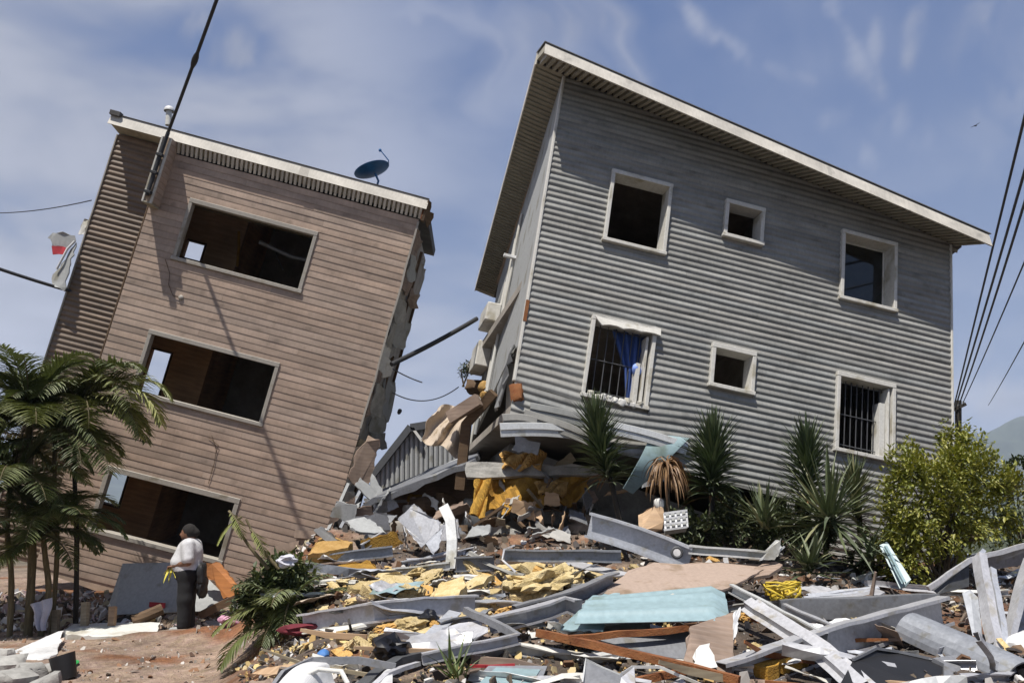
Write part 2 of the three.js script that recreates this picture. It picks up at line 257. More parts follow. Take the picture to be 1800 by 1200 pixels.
// a closed outline [[a,b],...] swept along points; a = sideways, b = upwards
function sweep(outline, pts, up = V3(0, 1, 0), { smoothAngle = 0, scale = null, twist = null } = {}) {
  const n = pts.length, m = outline.length, rings = [];
  for (let i = 0; i < n; i++) {
    const t = pts[Math.min(n - 1, i + 1)].clone().sub(pts[Math.max(0, i - 1)]).normalize();
    const s = t.clone().cross(up).normalize(), u = s.clone().cross(t).normalize(), k = scale ? scale(i / (n - 1)) : 1, w = twist ? twist(i / (n - 1)) : 0, cw = Math.cos(w), sw = Math.sin(w);
    rings.push(outline.map(([a, b]) => pts[i].clone().addScaledVector(s, (a * cw - b * sw) * k).addScaledVector(u, (a * sw + b * cw) * k)));
  }
  const P = [];
  for (let i = 0; i < n - 1; i++) for (let j = 0; j < m; j++) { const k = (j + 1) % m; P.push(rings[i][j], rings[i + 1][j], rings[i + 1][k], rings[i][j], rings[i + 1][k], rings[i][k]); }
  const o2 = outline.map(([a, b]) => new THREE.Vector2(a, b)), f = THREE.ShapeUtils.triangulateShape(o2, []);
  for (const [a, b, c] of f) { P.push(rings[0][a], rings[0][b], rings[0][c]); P.push(rings[n - 1][a], rings[n - 1][c], rings[n - 1][b]); }
  return smoothAngle ? smooth(tri(P), smoothAngle) : flat(tri(P));
}
const circle = (r, n = 8) => Array.from({ length: n }, (_, i) => [r * Math.cos(i / n * 2 * Math.PI), r * Math.sin(i / n * 2 * Math.PI)]);
const rect = (w, h) => [[-w / 2, -h / 2], [w / 2, -h / 2], [w / 2, h / 2], [-w / 2, h / 2]];
// open channel with lips; the open side looks to +a
function chan(w, h, t = 0.004, lip = 0.02) { const W = w / 2, H = h / 2; return [[-W, -H], [W, -H], [W, -H + lip], [W - t, -H + lip], [W - t, -H + t], [-W + t, -H + t], [-W + t, H - t], [W - t, H - t], [W - t, H - lip], [W, H - lip], [W, H], [-W, H]]; }
const hat = (w, h, t = 0.003) => [[-w / 2, 0], [-w / 4, 0], [-w / 5, h], [w / 5, h], [w / 4, 0], [w / 2, 0], [w / 2, t], [w / 4 + t, t], [w / 5 + t, h + t], [-w / 5 - t, h + t], [-w / 4 - t, t], [-w / 2, t]];
function lineOf(a, b, n = 2, f = null) { return Array.from({ length: n }, (_, i) => { const t = i / (n - 1), p = a.clone().lerp(b, t); if (f) p.add(f(t)); return p; }); }
function hang(a, b, sag, n = 24) { return lineOf(a, b, n, (t) => V3(0, -sag * 4 * t * (1 - t), 0)); }
const tube = (pts, r, n = 6) => sweep(circle(r, n), pts, Math.abs(pts[pts.length - 1].clone().sub(pts[0]).normalize().y) > 0.9 ? V3(0, 0, 1) : V3(0, 1, 0), { smoothAngle: 1.2 });
// a thick sheet over a grid f(u,v)
function sheet(f, nu, nv, th = 0.004, angle = 0.6) {
  const g = []; for (let j = 0; j <= nv; j++) { g.push([]); for (let i = 0; i <= nu; i++) g[j].push(f(i / nu, j / nv)); }
  const nrm = (j, i) => { const a = g[j][Math.min(nu, i + 1)].clone().sub(g[j][Math.max(0, i - 1)]), b = g[Math.min(nv, j + 1)][i].clone().sub(g[Math.max(0, j - 1)][i]); return a.cross(b).normalize(); };
  const k = g.map((r, j) => r.map((p, i) => p.clone().addScaledVector(nrm(j, i), -th))), P = [];
  const q = (a, b, c, d) => P.push(a, b, c, a, c, d);
  for (let j = 0; j < nv; j++) for (let i = 0; i < nu; i++) { q(g[j][i], g[j][i + 1], g[j + 1][i + 1], g[j + 1][i]); q(k[j][i], k[j + 1][i], k[j + 1][i + 1], k[j][i + 1]); }
  for (let i = 0; i < nu; i++) { q(g[0][i], k[0][i], k[0][i + 1], g[0][i + 1]); q(g[nv][i], g[nv][i + 1], k[nv][i + 1], k[nv][i]); }
  for (let j = 0; j < nv; j++) { q(g[j][0], g[j + 1][0], k[j + 1][0], k[j][0]); q(g[j][nu], k[j][nu], k[j + 1][nu], g[j + 1][nu]); }
  return smooth(tri(P), angle);
}
const bil = (a, b, c, d, u, v) => a.clone().lerp(b, u).lerp(d.clone().lerp(c, u), v);   // corners in order round the quad
// a flat-ish plate with the outline pts (3-D), thick th
function plate(pts, th = 0.012, jag = 0) {
  if (jag) { const o = []; pts.forEach((p, i) => { const q = pts[(i + 1) % pts.length], n = Math.max(1, Math.min(9, Math.round(p.distanceTo(q) / (jag * 3)))); for (let k = 0; k < n; k++) { const r = p.clone().lerp(q, k / n); if (k) r.add(V3(R(-jag, jag), R(-jag, jag), R(-jag, jag) * 0.3)); o.push(r); } }); pts = o; }
  const c = pts.reduce((s, p) => s.add(p), V3()).multiplyScalar(1 / pts.length), n = V3(); pts.forEach((p, i) => n.add(p.clone().sub(c).cross(pts[(i + 1) % pts.length].clone().sub(c)))); n.normalize();
  if (n.dot(V3(0, EYE, 0).sub(c)) < 0 && c.z < -4.9) { pts = pts.slice().reverse(); n.negate(); }
  const x = pts[0].clone().sub(c).addScaledVector(n, -n.dot(pts[0].clone().sub(c))).normalize(), y = n.clone().cross(x);
  const two = pts.map((p) => new THREE.Vector2(p.clone().sub(c).dot(x), p.clone().sub(c).dot(y))), f = THREE.ShapeUtils.triangulateShape(two, []), P = [], b = pts.map((p) => p.clone().addScaledVector(n, -th));
  for (const [i, j, k] of f) { P.push(pts[i], pts[j], pts[k], b[i], b[k], b[j]); }
  pts.forEach((p, i) => { const k = (i + 1) % pts.length; P.push(p, b[i], b[k], p, b[k], pts[k]); });
  return flat(tri(P));
}
// lumps: a displaced icosphere squeezed to size
const ICO = [2, 3, 5].map((d) => mergeVertices(new THREE.IcosahedronGeometry(1, d).deleteAttribute('normal').deleteAttribute('uv')));
function lump(c, sx, sy, sz, { rough = 0.35, freq = 1.6, seed = rnd() * 90, turn = rnd() * 6, tilt = R(-0.4, 0.4), boxy = 0, detail = 0, angle = 0.9, torn = 0 } = {}) {
  const g = ICO[detail].clone(), p = g.attributes.position, v = V3();
  for (let i = 0; i < p.count; i++) { v.fromBufferAttribute(p, i); const k = 1 + rough * 2 * (fbm(v.x * freq + seed, v.y * freq, v.z * freq + seed, 3) - 0.5) + torn * (hash3(Math.round(v.x * 999), Math.round(v.y * 999), Math.round(v.z * 999 + seed * 50)) - 0.5); if (boxy) { const m = Math.max(Math.abs(v.x), Math.abs(v.y), Math.abs(v.z)); v.lerp(v.clone().multiplyScalar(0.8 / m), boxy); } v.multiplyScalar(k); p.setXYZ(i, v.x * sx, v.y * sy, v.z * sz); }
  const o = smooth(g, angle); o.rotateZ(tilt); o.rotateY(turn); o.translate(c.x, c.y, c.z); return o;
}
// meshing a distance field on a grid (surface nets)
function fieldMesh(f, lo, hi, cell) {
  const n = [0, 1, 2].map((k) => Math.ceil((hi[k] - lo[k]) / cell) + 1), id = (i, j, k) => i + n[0] * (j + n[1] * k), F = new Float32Array(n[0] * n[1] * n[2]);
  for (let k = 0; k < n[2]; k++) for (let j = 0; j < n[1]; j++) for (let i = 0; i < n[0]; i++) F[id(i, j, k)] = f(lo[0] + i * cell, lo[1] + j * cell, lo[2] + k * cell);
  const V = new Map(), pos = [], idx = [];
  for (let k = 0; k < n[2] - 1; k++) for (let j = 0; j < n[1] - 1; j++) for (let i = 0; i < n[0] - 1; i++) {
    let c = 0, sx = 0, sy = 0, sz = 0; const v = (a, b, d) => F[id(i + a, j + b, k + d)];
    const e = (a, b, d, a2, b2, d2) => { const p = v(a, b, d), q = v(a2, b2, d2); if ((p < 0) !== (q < 0)) { const t = p / (p - q); sx += mix(a, a2, t); sy += mix(b, b2, t); sz += mix(d, d2, t); c++; } };
    for (const a of [0, 1]) for (const b of [0, 1]) { e(0, a, b, 1, a, b); e(a, 0, b, a, 1, b); e(a, b, 0, a, b, 1); }
    if (c) { V.set(id(i, j, k), pos.length / 3); pos.push(lo[0] + (i + sx / c) * cell, lo[1] + (j + sy / c) * cell, lo[2] + (k + sz / c) * cell); }
  }
  const q = (a, b, c, d, flip) => { const w = [a, b, c, d].map((x) => V.get(x)); if (w.some((x) => x === undefined)) return; flip ? idx.push(w[0], w[2], w[1], w[0], w[3], w[2]) : idx.push(w[0], w[1], w[2], w[0], w[2], w[3]); };
  for (let k = 1; k < n[2] - 1; k++) for (let j = 1; j < n[1] - 1; j++) for (let i = 1; i < n[0] - 1; i++) {
    const s = F[id(i, j, k)] < 0;
    if (s !== F[id(i + 1, j, k)] < 0) q(id(i, j - 1, k - 1), id(i, j, k - 1), id(i, j, k), id(i, j - 1, k), !s);
    if (s !== F[id(i, j + 1, k)] < 0) q(id(i - 1, j, k - 1), id(i - 1, j, k), id(i, j, k), id(i, j, k - 1), !s);
    if (s !== F[id(i, j, k + 1)] < 0) q(id(i - 1, j - 1, k), id(i, j - 1, k), id(i, j, k), id(i - 1, j, k), !s);
  }
  const g = new THREE.BufferGeometry(); g.setAttribute('position', new THREE.Float32BufferAttribute(pos, 3)); g.setIndex(idx); g.computeVertexNormals(); return uvMetric(g);
}

// ================= the setting =================
{
  const xs = [], zs = [];
  for (let x = -15; x <= 15.001; x += 0.15) xs.push(x);
  for (let s = 0.4, x = 15; x < 5000; s *= 1.35) { x += s; xs.push(x); xs.unshift(-x); }
  for (let z = -27; z <= -3; z += 0.13) zs.push(z);
  for (let s = 0.5, z = -3; z < 300; s *= 1.4) { z += s; zs.push(z); }
  for (let s = 0.4, z = -27; z > -5000; s *= 1.3) { z -= s; zs.unshift(z); }
  const nx = xs.length, nz = zs.length, pos = new Float32Array(nx * nz * 3), col = new Float32Array(nx * nz * 3), uv = new Float32Array(nx * nz * 2), idx = [];
  for (let j = 0; j < nz; j++) for (let i = 0; i < nx; i++) {
    const x = xs[i], z = zs[j], o = j * nx + i, d = -z;
    pos.set([x, ground(x, z), z], o * 3); uv.set([x, z], o * 2);
    const m = sstep(-0.8, 0.3, x - (-1.75 - (d - 6.5) * 0.245)) * sstep(4, 6, d);
    const redN = fbm(x * 0.8 + 4, z * 1.3, 5, 4), red = sstep(0.56, 0.66, redN + 0.32 * Math.exp(-((x + 4.2) ** 2 / 2.2 + (d - 12.7) ** 2 / 0.3)) + 0.2 * Math.exp(-((x - 4.4) ** 2 + (d - 8.5) ** 2)) - 0.05);
    let c = [mix(0.41, 0.31, red), mix(0.295, 0.135, red), mix(0.22, 0.06, red)];
    const dirt = m * sstep(0.40, 0.56, fbm(x * 1.6, z * 1.6, 8, 3) + 0.12);
    c = c.map((v, k) => mix(v, [0.10, 0.078, 0.06][k], dirt * 0.9 * (1 - 0.6 * red)));
    const bounceDark = sstep(5.4, 4.2, d); c = c.map((v, k) => mix(v, [0.055, 0.054, 0.052][k], bounceDark));  // unseen ground around the camera, added dark to cut bounce light on the walls
    const far = sstep(20, 60, Math.hypot(x, d)); c = c.map((v, k) => mix(v, [0.07, 0.085, 0.04][k], far));
    col.set(c, o * 3);
    if (i < nx - 1 && j < nz - 1) idx.push(o, o + nx, o + 1, o + 1, o + nx, o + nx + 1);
  }
  const g = new THREE.BufferGeometry();
  g.setAttribute('position', new THREE.BufferAttribute(pos, 3)); g.setAttribute('color', new THREE.BufferAttribute(col, 3)); g.setAttribute('uv', new THREE.BufferAttribute(uv, 2)); g.setIndex(idx); g.computeVertexNormals();
  setting('ground', g, mat(rgb(1, 1, 1), { map: T.soil, size: 2.3, rough: 0.98, bump: B.soil, bumpSize: 0.9, bumpScale: 0.05, vertexColors: true }));
  // hills far off to the right
  const hill = (cx, cz, w, h, seed, c) => {
    const gg = new THREE.PlaneGeometry(w, w * 0.7, 110, 60); gg.rotateX(-Math.PI / 2); const p = gg.attributes.position;
    for (let i = 0; i < p.count; i++) { const x = p.getX(i), z = p.getZ(i), e = Math.max(0, 1 - (2 * x / w) ** 2) * Math.max(0, 1 - (2 * z / (w * 0.7)) ** 2); p.setY(i, -4 + h * e * (0.55 + 0.9 * fbm(x / w * 9 + seed, z / w * 9, seed, 5))); }
    gg.translate(cx, 0, cz); gg.computeVertexNormals(); setting('hills', uvMetric(gg), mat(c, { map: T.mottle, size: 260, rough: 1 }));
  };
  hill(2350, -3000, 2400, 540, 3, rgb(0.085, 0.10, 0.06));
  hill(1250, -1500, 1000, 110, 8, rgb(0.085, 0.10, 0.06));
  hill(-1900, -3300, 2600, 200, 5, rgb(0.085, 0.10, 0.06));
}

// ================= the two leaning houses =================
function frameOf(cols, T0) {          // cols: rows of the fitted axes
  const U = V3(cols[0][0], cols[1][0], cols[2][0]), V = V3(cols[0][1], cols[1][1], cols[2][1]), N = V3(cols[0][2], cols[1][2], cols[2][2]);
  U.normalize(); V.addScaledVector(U, -U.dot(V)).normalize(); N.copy(U).cross(V);
  const O = V3(...T0);
  return { U, V, N, O, at: (u, v, n = 0) => O.clone().addScaledVector(U, u).addScaledVector(V, v).addScaledVector(N, n),
    un(px, py, n = 0) { const D = sight(px, py), o = V3(0, EYE, 0), t = O.clone().addScaledVector(N, n).sub(o).dot(N) / D.dot(N), X = D.multiplyScalar(t).add(o).sub(O); return [X.dot(U), X.dot(V), n]; } };
}
const LF = frameOf([[0.966, 0.2514, 0.0611], [-0.2423, 0.9619, -0.127], [-0.0907, 0.1079, 0.99]], [-5.9047, 7.689, -14.725]);
const RF = frameOf([[0.9641, 0.1568, 0.2144], [-0.1736, 0.9829, 0.0618], [-0.2011, -0.0968, 0.9748]], [2.3807, 7.2702, -12.8509]);
function houseGroup(name, label, F, base) {
  const g = thing(name, label, 'house', F.at(...base));
  g.quaternion.setFromRotationMatrix(new THREE.Matrix4().makeBasis(F.U, F.V, F.N));
  return { g, F, sh: (geo) => geo.translate(-base[0], -base[1], -base[2]) };
}
const part = (H, name, geo, m, parent = H.g) => obj(name, H.sh(Array.isArray(geo) ? join(geo) : geo), m, parent);
const holder = (name, parent) => { const o = new THREE.Group(); o.name = name; parent.add(o); return o; };

// one lap board: ends may be cut on a slant; u0, u1 are functions of v
function board(u0, u1, v0, p, lip, { bow = 0.0, cup = 0.25, n0 = 0, sag = null, wave = 0 } = {}) {
  const prof = wave ? Array.from({ length: 11 }, (_, k) => k === 0 ? [v0, n0 - 0.012] : k === 10 ? [v0 + p, n0 - 0.012] : [v0 + p * (k - 1) / 8, n0 + wave * (0.5 - 0.5 * Math.cos(2 * Math.PI * Math.min(1, Math.pow((k - 1) / 8, 0.85)))) - 0.003]) : [[v0 + 0.002, n0 - 0.004], [v0 + 0.002, n0 + lip], [v0 + p * 0.10, n0 + lip * 1.06], [v0 + p * 0.5, n0 + lip * (0.55 + cup * 0.3)], [v0 + p * 0.98, n0 + lip * 0.08], [v0 + p * 0.98, n0 - 0.004]];
  const L = Math.abs(u1(v0) - u0(v0)), ns = Math.max(1, Math.min(6, Math.ceil(L / 0.9))), seed = rnd() * 50, P = [];
  const ring = (t) => prof.map(([v, n]) => { const u = mix(u0(v), u1(v), t); const s = sag ? sag(u, v) : 0; return V3(u, v + bow * (vnoise(u * 0.8, seed) - 0.5) * 2 - s, n + bow * 0.8 * (vnoise(u * 1.3, seed + 9) - 0.5) + (sag ? s * 0.5 : 0)); });
  const rings = Array.from({ length: ns + 1 }, (_, i) => ring(i / ns)), m = prof.length;
  for (let i = 0; i < ns; i++) for (let j = 0; j < m - 1; j++) P.push(rings[i][j], rings[i + 1][j], rings[i + 1][j + 1], rings[i][j], rings[i + 1][j + 1], rings[i][j + 1]);
  for (const [r, s] of [[rings[0], 1], [rings[ns], -1]]) for (let j = 1; j < m - 1; j++) s > 0 ? P.push(r[0], r[j], r[j + 1]) : P.push(r[0], r[j + 1], r[j]);
  const g = tri(P.map((q) => q)); // winding: faces look outwards (+n)
  const a = g.attributes.position; for (let i = 0; i < a.count; i += 3) { const x = [a.getX(i + 1), a.getY(i + 1), a.getZ(i + 1)]; a.setXYZ(i + 1, a.getX(i + 2), a.getY(i + 2), a.getZ(i + 2)); a.setXYZ(i + 2, ...x); }
  const q = toCreasedNormals(g, wave ? 0.75 : 0.5), uv = new Float32Array(a.count * 2), o = rnd() * 7, o2 = rnd() * 7, pp = q.attributes.position;
  for (let i = 0; i < pp.count; i++) { uv[2 * i] = pp.getX(i) + o; uv[2 * i + 1] = pp.getY(i) + pp.getZ(i) + o2; }
  q.setAttribute('uv', new THREE.BufferAttribute(uv, 2)); return q;
}
// rows of boards between uL(v) and uR(v), leaving out the holes
function siding(H, parent, { vLo, vHi, p, lip, uL, uR, holes, mats, cut = () => true, bow = 0.003, cup = 0.25, n0 = 0, sag = null, joint = 0.25, wave = 0 }) {
  for (let v = vHi - p; v > vLo - p; v -= p) {
    const c = v + p / 2; let spans = [[(x) => uL(x), (x) => uR(x)]];
    for (const [l, r, b, t] of holes) if (c > b && c < t) spans = spans.flatMap(([a, z]) => a(c) < l && z(c) > r ? [[a, () => l], [() => r, z]] : a(c) >= l && a(c) < r && z(c) > r ? [[() => r, z]] : z(c) <= r && z(c) > l && a(c) < l ? [[a, () => l]] : a(c) >= l && z(c) <= r ? [] : [[a, z]]);
    const out = []; for (const [a, z] of spans) { const L = z(c) - a(c); if (L > 3.2 && rnd() < joint * 2.2) { const k = a(c) + L * R(0.3, 0.7); out.push([a, () => k - 0.002], [() => k + 0.002, z]); } else out.push([a, z]); }
    for (const [a, z] of out) if (z(c) - a(c) > 0.05 && cut(a(c), z(c), c)) part(H, 'siding_board', board(a, z, v, p, lip * R(0.9, 1.12), { bow, cup, n0: n0 + R(-0.001, 0.0015), sag, wave: wave * R(0.92, 1.08) }), pick(mats), parent);
  }
}
function windowFrame(H, [l, r, b, t], w, out, deep, m, skew = null) {   // outer rectangle; frame members are parts of the frame
  const f = holder('window_frame', H.g), k = (g) => { if (skew) { const p = g.attributes.position; for (let i = 0; i < p.count; i++) p.setX(i, p.getX(i) + skew * (t - p.getY(i))); g.computeVertexNormals(); } return g; };
  part(H, 'head', k(box(l, r, t - w, t, -deep, out, 0.006)), m, f);
  part(H, 'sill', k(box(l - 0.012, r + 0.012, b, b + w * 0.8, -deep, out + 0.012, 0.006)), m, f);
  part(H, 'jamb', k(box(l + 0.002, l + w * 0.85, b + w * 0.8 + 0.001, t - w - 0.001, -deep + 0.002, out - 0.003, 0.006)), m, f);
  part(H, 'jamb', k(box(r - w * 0.85, r - 0.002, b + w * 0.8 + 0.001, t - w - 0.001, -deep + 0.002, out - 0.003, 0.006)), m, f);
  return f;
}
function slabWithHoles(pts, holes, n0, n1) { const s = new THREE.Shape(pts.map(([a, b]) => new THREE.Vector2(a, b))); for (const [l, r, b, t] of holes) s.holes.push(new THREE.Path([[l, b], [l, t], [r, t], [r, b]].map(([x, y]) => new THREE.Vector2(x, y)))); const g = new THREE.ExtrudeGeometry(s, { depth: n1 - n0, bevelEnabled: false }); g.translate(0, 0, n0); return flat(g); }

// ---------- the tan house on the left ----------
const LH = houseGroup('tan_house', 'tan three storey house leaning right with three empty window openings', LF, [1.1, -7.2, -2]);
{
  const H = LH, w = 0.085;
  const W = [[-0.235, 2.275, -1.228, 0], [-0.235, 2.275, -3.83, -2.6], [-0.235, 2.275, -6.43, -5.2]];
  const ins = (q, k) => [q[0] + k, q[1] - k, q[2] + k, q[3] - k];
  const split = -0.93;
  // where the broken lower edge of the wall runs
  const lowPx = [[70, 1030], [200, 1010], [330, 1015], [395, 1030], [440, 1030], [500, 985], [590, 918]].map(([x, y]) => LF.un(x, y));
  const low = (u) => { for (let i = 1; i < lowPx.length; i++) if (u < lowPx[i][0] || i === lowPx.length - 1) { const a = lowPx[i - 1], b = lowPx[i]; return mix(a[1], b[1], Math.min(1, Math.max(0, (u - a[0]) / (b[0] - a[0])))); } };
  const top = 0.75, uR = 4.05;
  const wall = part(H, 'front_wall', slabWithHoles([[split, top], [split, -7.3], [0.6, -7.45], [1.9, -7.2], [2.6, -6.7], [3.5, -6.35], [uR - 0.03, -6.0], [uR - 0.03, top]], W.map((q) => ins(q, 0.03)), -0.12, -0.006), M.inner);
  const cutR = (v) => { if (v > -5.4) return uR + 0.012 * (vnoise(v * 9, 3) - 0.5); let u = uR; for (let k = 0; k < 60 && low(u) > v; k++) u -= 0.05; return u + 0.05 * (vnoise(v * 11, 1) - 0.5); };
  siding(H, wall, { vLo: -7.2, vHi: top, p: 0.125, lip: 0.0062, uL: () => split, uR: cutR, holes: W, mats: M.tan, bow: 0.0025, cup: 0.45 });
  const bl = LF.un(150, 410, -0.26)[0] + 0.02, bay = part(H, 'bay_wall', box(bl + 0.03, split + 0.02, -7.3, 0.9, -0.38, -0.275, 0), M.inner);
  siding(H, bay, { vLo: -7.2, vHi: 0.9, p: 0.102, lip: 0.017, uL: () => bl, uR: () => split + 0.01, holes: [], mats: M.tanShade, bow: 0.003, n0: -0.26, joint: 0, wave: 0.018 });
  part(H, 'corner_trim', box(bl - 0.03, bl - 0.002, -7.2, 0.88, -0.36, -0.23), M.trimDull);
  W.forEach((q, i) => windowFrame(H, q, i === 2 ? 0.10 : w, 0.03, 0.15, M.trimDull));
  // torn strip of corner flashing on the right edge
  part(H, 'corner_trim', sweep(rect(0.035, 0.05), lineOf(V3(uR + 0.01, top - 0.05, 0.01), V3(uR + 0.012, -3.4, 0.012), 14, (t) => V3(0.035 * (vnoise(t * 9, 4) - 0.5), 0, 0.02 * vnoise(t * 7, 2))), V3(0, 0, 1)), M.trimDull);
  // drainpipe in the corner of the bay
  part(H, 'drain_pipe', tube(lineOf(V3(split - 0.035, top - 0.4, -0.06), V3(split - 0.035, -5.4, -0.06), 12, (t) => V3(0.012 * (vnoise(t * 6, 8) - 0.5), 0, 0)), 0.028, 8), M.timber);
  part(H, 'wall_vent', new THREE.SphereGeometry(0.05, 10, 6).scale(1, 1, 0.5).translate(...(() => { const q = LF.un(318, 523); return [q[0], q[1], 0.015]; })()), M.trimDull);
  // hairline wires stapled to the siding
  const wire = (l) => part(H, 'wall_wire', tube(l.map(([x, y]) => { const q = LF.un(x, y, 0.02); return V3(q[0], q[1], 0.022); }), 0.0055, 5), M.timber);
  wire([[290, 455], [298, 480], [296, 500], [304, 520], [314, 523]]); wire([[372, 765], [380, 790], [376, 815], [366, 850]]); wire([[366, 768], [384, 783], [378, 800]]);
  // loose ends of boards
  for (const [x, y, a] of [[500, 985, 0.5], [470, 1008, -0.4], [545, 952, 0.2], [425, 1028, -0.2]]) { const q = LF.un(x, y, 0.04), g = board(() => 0, () => R(0.4, 0.7), 0, 0.15, 0.01); g.rotateZ(a); g.rotateY(R(-0.3, 0.2)); g.translate(q[0] - 0.3, q[1], 0.04); part(H, 'siding_board', g, pick(M.tan), wall); }

  // storeys behind the openings
  for (const [a, b, r] of [[-1.98, -1.80, 3.93], [-4.58, -4.40, 3.93], [-7.2, -7.0, 3.3]]) part(H, 'floor', [box(-1.75, r, a, b, -4.3, -0.4), box(split + 0.03, r, a, b, -0.399, -0.125)], M.inner);
  const back = [[[331, 419], [364, 429], [353, 463], [319, 454]], [[267, 609], [304, 621], [280, 700], [246, 690]], [[191, 822], [221, 833], [216, 896], [182, 886]]].map((l) => { const q = l.map(([x, y]) => LF.un(x, y, -2.2)); return [(q[0][0] + q[3][0]) / 2, (q[1][0] + q[2][0]) / 2, (q[2][1] + q[3][1]) / 2, (q[0][1] + q[1][1]) / 2]; });
  const ends = [[420, 445], [358, 670], [268, 910]].map(([x, y]) => LF.un(x, y, -2.2)[0]), tops = [0.66, -1.985, -4.585], lows = [-1.795, -4.395, -6.995];
  back.forEach((q, k) => {
    const bw = part(H, 'rear_wall', slabWithHoles([[-1.70, lows[k]], [ends[k], lows[k]], [ends[k], tops[k]], [-1.70, tops[k]]], [q], -2.32, -2.2), k ? M.ply : M.plyPale);
    part(H, 'rear_window_frame', [box(q[0], q[1], q[3] - 0.04, q[3], -2.33, -2.17), box(q[0], q[1], q[2], q[2] + 0.04, -2.33, -2.17), box(q[1] - 0.04, q[1], q[2] + 0.041, q[3] - 0.041, -2.33, -2.17)], M.timber, bw);
    part(H, 'partition', box(ends[k] - 0.06, ends[k] - 0.002, lows[k], tops[k], -4.179, -2.321, 0), M.ply);
    part(H, 'rear_wall', box(ends[k] - 0.1, 3.99, lows[k], tops[k], -4.3, -4.18), M.plaster);
  });
  part(H, 'side_wall', box(-1.75, -1.702, -7.0, 0.66, -2.3, -0.4), M.ply);
  part(H, 'wall_plate', box(-1.68, 3.9, 0.161, 0.26, -1.9, -1.8), M.timberPale);
  for (let u = -1.55; u < 3.9; u += 0.62) part(H, 'roof_joist', box(u, u + 0.06, 0.5, 0.66, -4.2, u < split + 0.05 ? -0.42 : -0.13), M.timberPale);
  part(H, 'ceiling_board', [box(-1.75, 3.93, 0.665, 0.70, -4.2, -0.4), box(split + 0.03, 3.93, 0.665, 0.70, -0.399, -0.125)], M.plyPale);
  part(H, 'duct', tube([V3(0.9, -0.30, -1.2), V3(1.6, -0.42, -1.25), V3(2.3, -0.38, -1.3), V3(3.7, -0.50, -1.3)], 0.045, 8), M.steelDull[0]);
  part(H, 'hanging_wire', tube([V3(1.25, -0.3, -1.3), V3(1.32, -0.5, -1.2), V3(1.5, -0.72, -1.25)], 0.012, 5), M.cable);
  part(H, 'hanging_wire', tube([V3(0.12, -0.05, -2.2), V3(0.22, -0.4, -2.2), V3(0.3, -0.8, -2.2)], 0.03, 6), M.foamOld[1]);
  part(H, 'door_edge', box(2.35, 2.42, -1.75, -0.55, -2.40, -2.3), M.inner);
  part(H, 'door_edge', box(1.72, 1.80, -6.6, -5.5, -2.40, -2.3), M.boardGrey);
  part(H, 'door_edge', box(2.08, 2.2, -6.9, -5.2, -2.40, -2.25), M.inner);

  // the torn right flank, seen edge-on
  const flank = part(H, 'side_wall', slabWithHoles([[-4.2, top], [-4.2, -5.4], [-2.4, -6.0], [-0.3, -5.9], [-0.02, -5.7], [-0.02, top]], [], 0, 0.06).rotateY(-Math.PI / 2).translate(4.0, 0, 0), M.plaster);
  const torn = (n0, n1, v0, v1, m, outv = 0.03, j = 0.05) => part(H, 'torn_panel', plate([V3(4.02, v1, n0), V3(4.02 + outv, v1 - R(0, 0.12), n1), V3(4.02 + outv * R(0.5, 1.8), v0 + R(0, 0.2), n1), V3(4.02 + R(0, 0.05), v0, n0)], 0.02, j), m, flank);
  torn(-0.25, -1.6, -0.55, 0.62, M.boardBrown); torn(-0.35, -2.3, -1.95, -0.75, M.concrete, 0.06); torn(-2.5, -3.3, -1.6, -0.9, M.boardGrey, 0.12); torn(-0.2, -1.4, -3.15, -2.2, M.boardBrown, 0.02);
  torn(-2.2, -3.4, -3.3, -2.3, M.boardGrey, 0.12); torn(-2.6, -4.1, -0.5, 0.5, M.plaster, 0.02); torn(-0.15, -0.9, -5.1, -4.1, M.boardWhite, 0.05); torn(-0.9, -2.1, -5.9, -4.7, M.boardGrey, 0.08); torn(-2.2, -3.6, -4.6, -3.8, M.plaster, 0.1);
  torn(-0.05, -0.5, -2.25, -1.75, M.boardWhite, 0.12, 0.03); torn(-0.05, -0.55, -4.2, -3.75, M.tarp, 0.12, 0.04); torn(-0.1, -1.7, -6.2, -5.4, M.boardGrey, 0.05);
  for (const [v, n, w, h, m, o] of [[0.1, -0.3, 0.5, 0.5, M.boardGrey, 0.16], [-0.75, -0.2, 0.6, 0.55, M.concrete, 0.2], [-1.2, -0.9, 0.7, 0.5, M.boardGrey, 0.26], [-1.95, -0.15, 0.4, 0.42, M.boardWhite, 0.22], [-2.5, -0.5, 0.8, 0.7, M.concrete, 0.2], [-3.0, -1.2, 0.6, 0.5, M.boardGrey, 0.3], [-3.6, -0.3, 0.6, 0.4, M.timberPale, 0.2], [-4.0, -0.15, 0.4, 0.45, M.boardWhite, 0.24], [-4.55, -0.2, 0.5, 0.8, M.boardWhite, 0.2], [-5.3, -0.6, 0.7, 0.6, M.boardBrown, 0.28], [-3.4, -2.2, 0.8, 0.5, M.boardGrey, 0.34], [-0.3, -2.0, 0.6, 0.4, M.boardBrown, 0.22]]) part(H, 'torn_panel', plate([V3(4.04, v, n), V3(4.04 + o * 0.7, v - 0.06, n - w * 0.6), V3(4.04 + o, v - h * 0.8, n - w), V3(4.05 + o * 0.4, v - h, n - w * 0.4), V3(4.04, v - h * 0.7, n)], 0.025, 0.05), m, flank);
  part(H, 'wall_stud', box(4.0, 4.06, -6.2, 0.5, -4.25, -4.15), M.timber, flank); part(H, 'wall_stud', box(4.0, 4.06, -5.4, 0.6, -2.5, -2.4), M.timber, flank);
  // roof
  const roof = part(H, 'roof', box(-2.06, 4.13, 0.985, 1.145, -4.6, 0.048), M.roofTop);
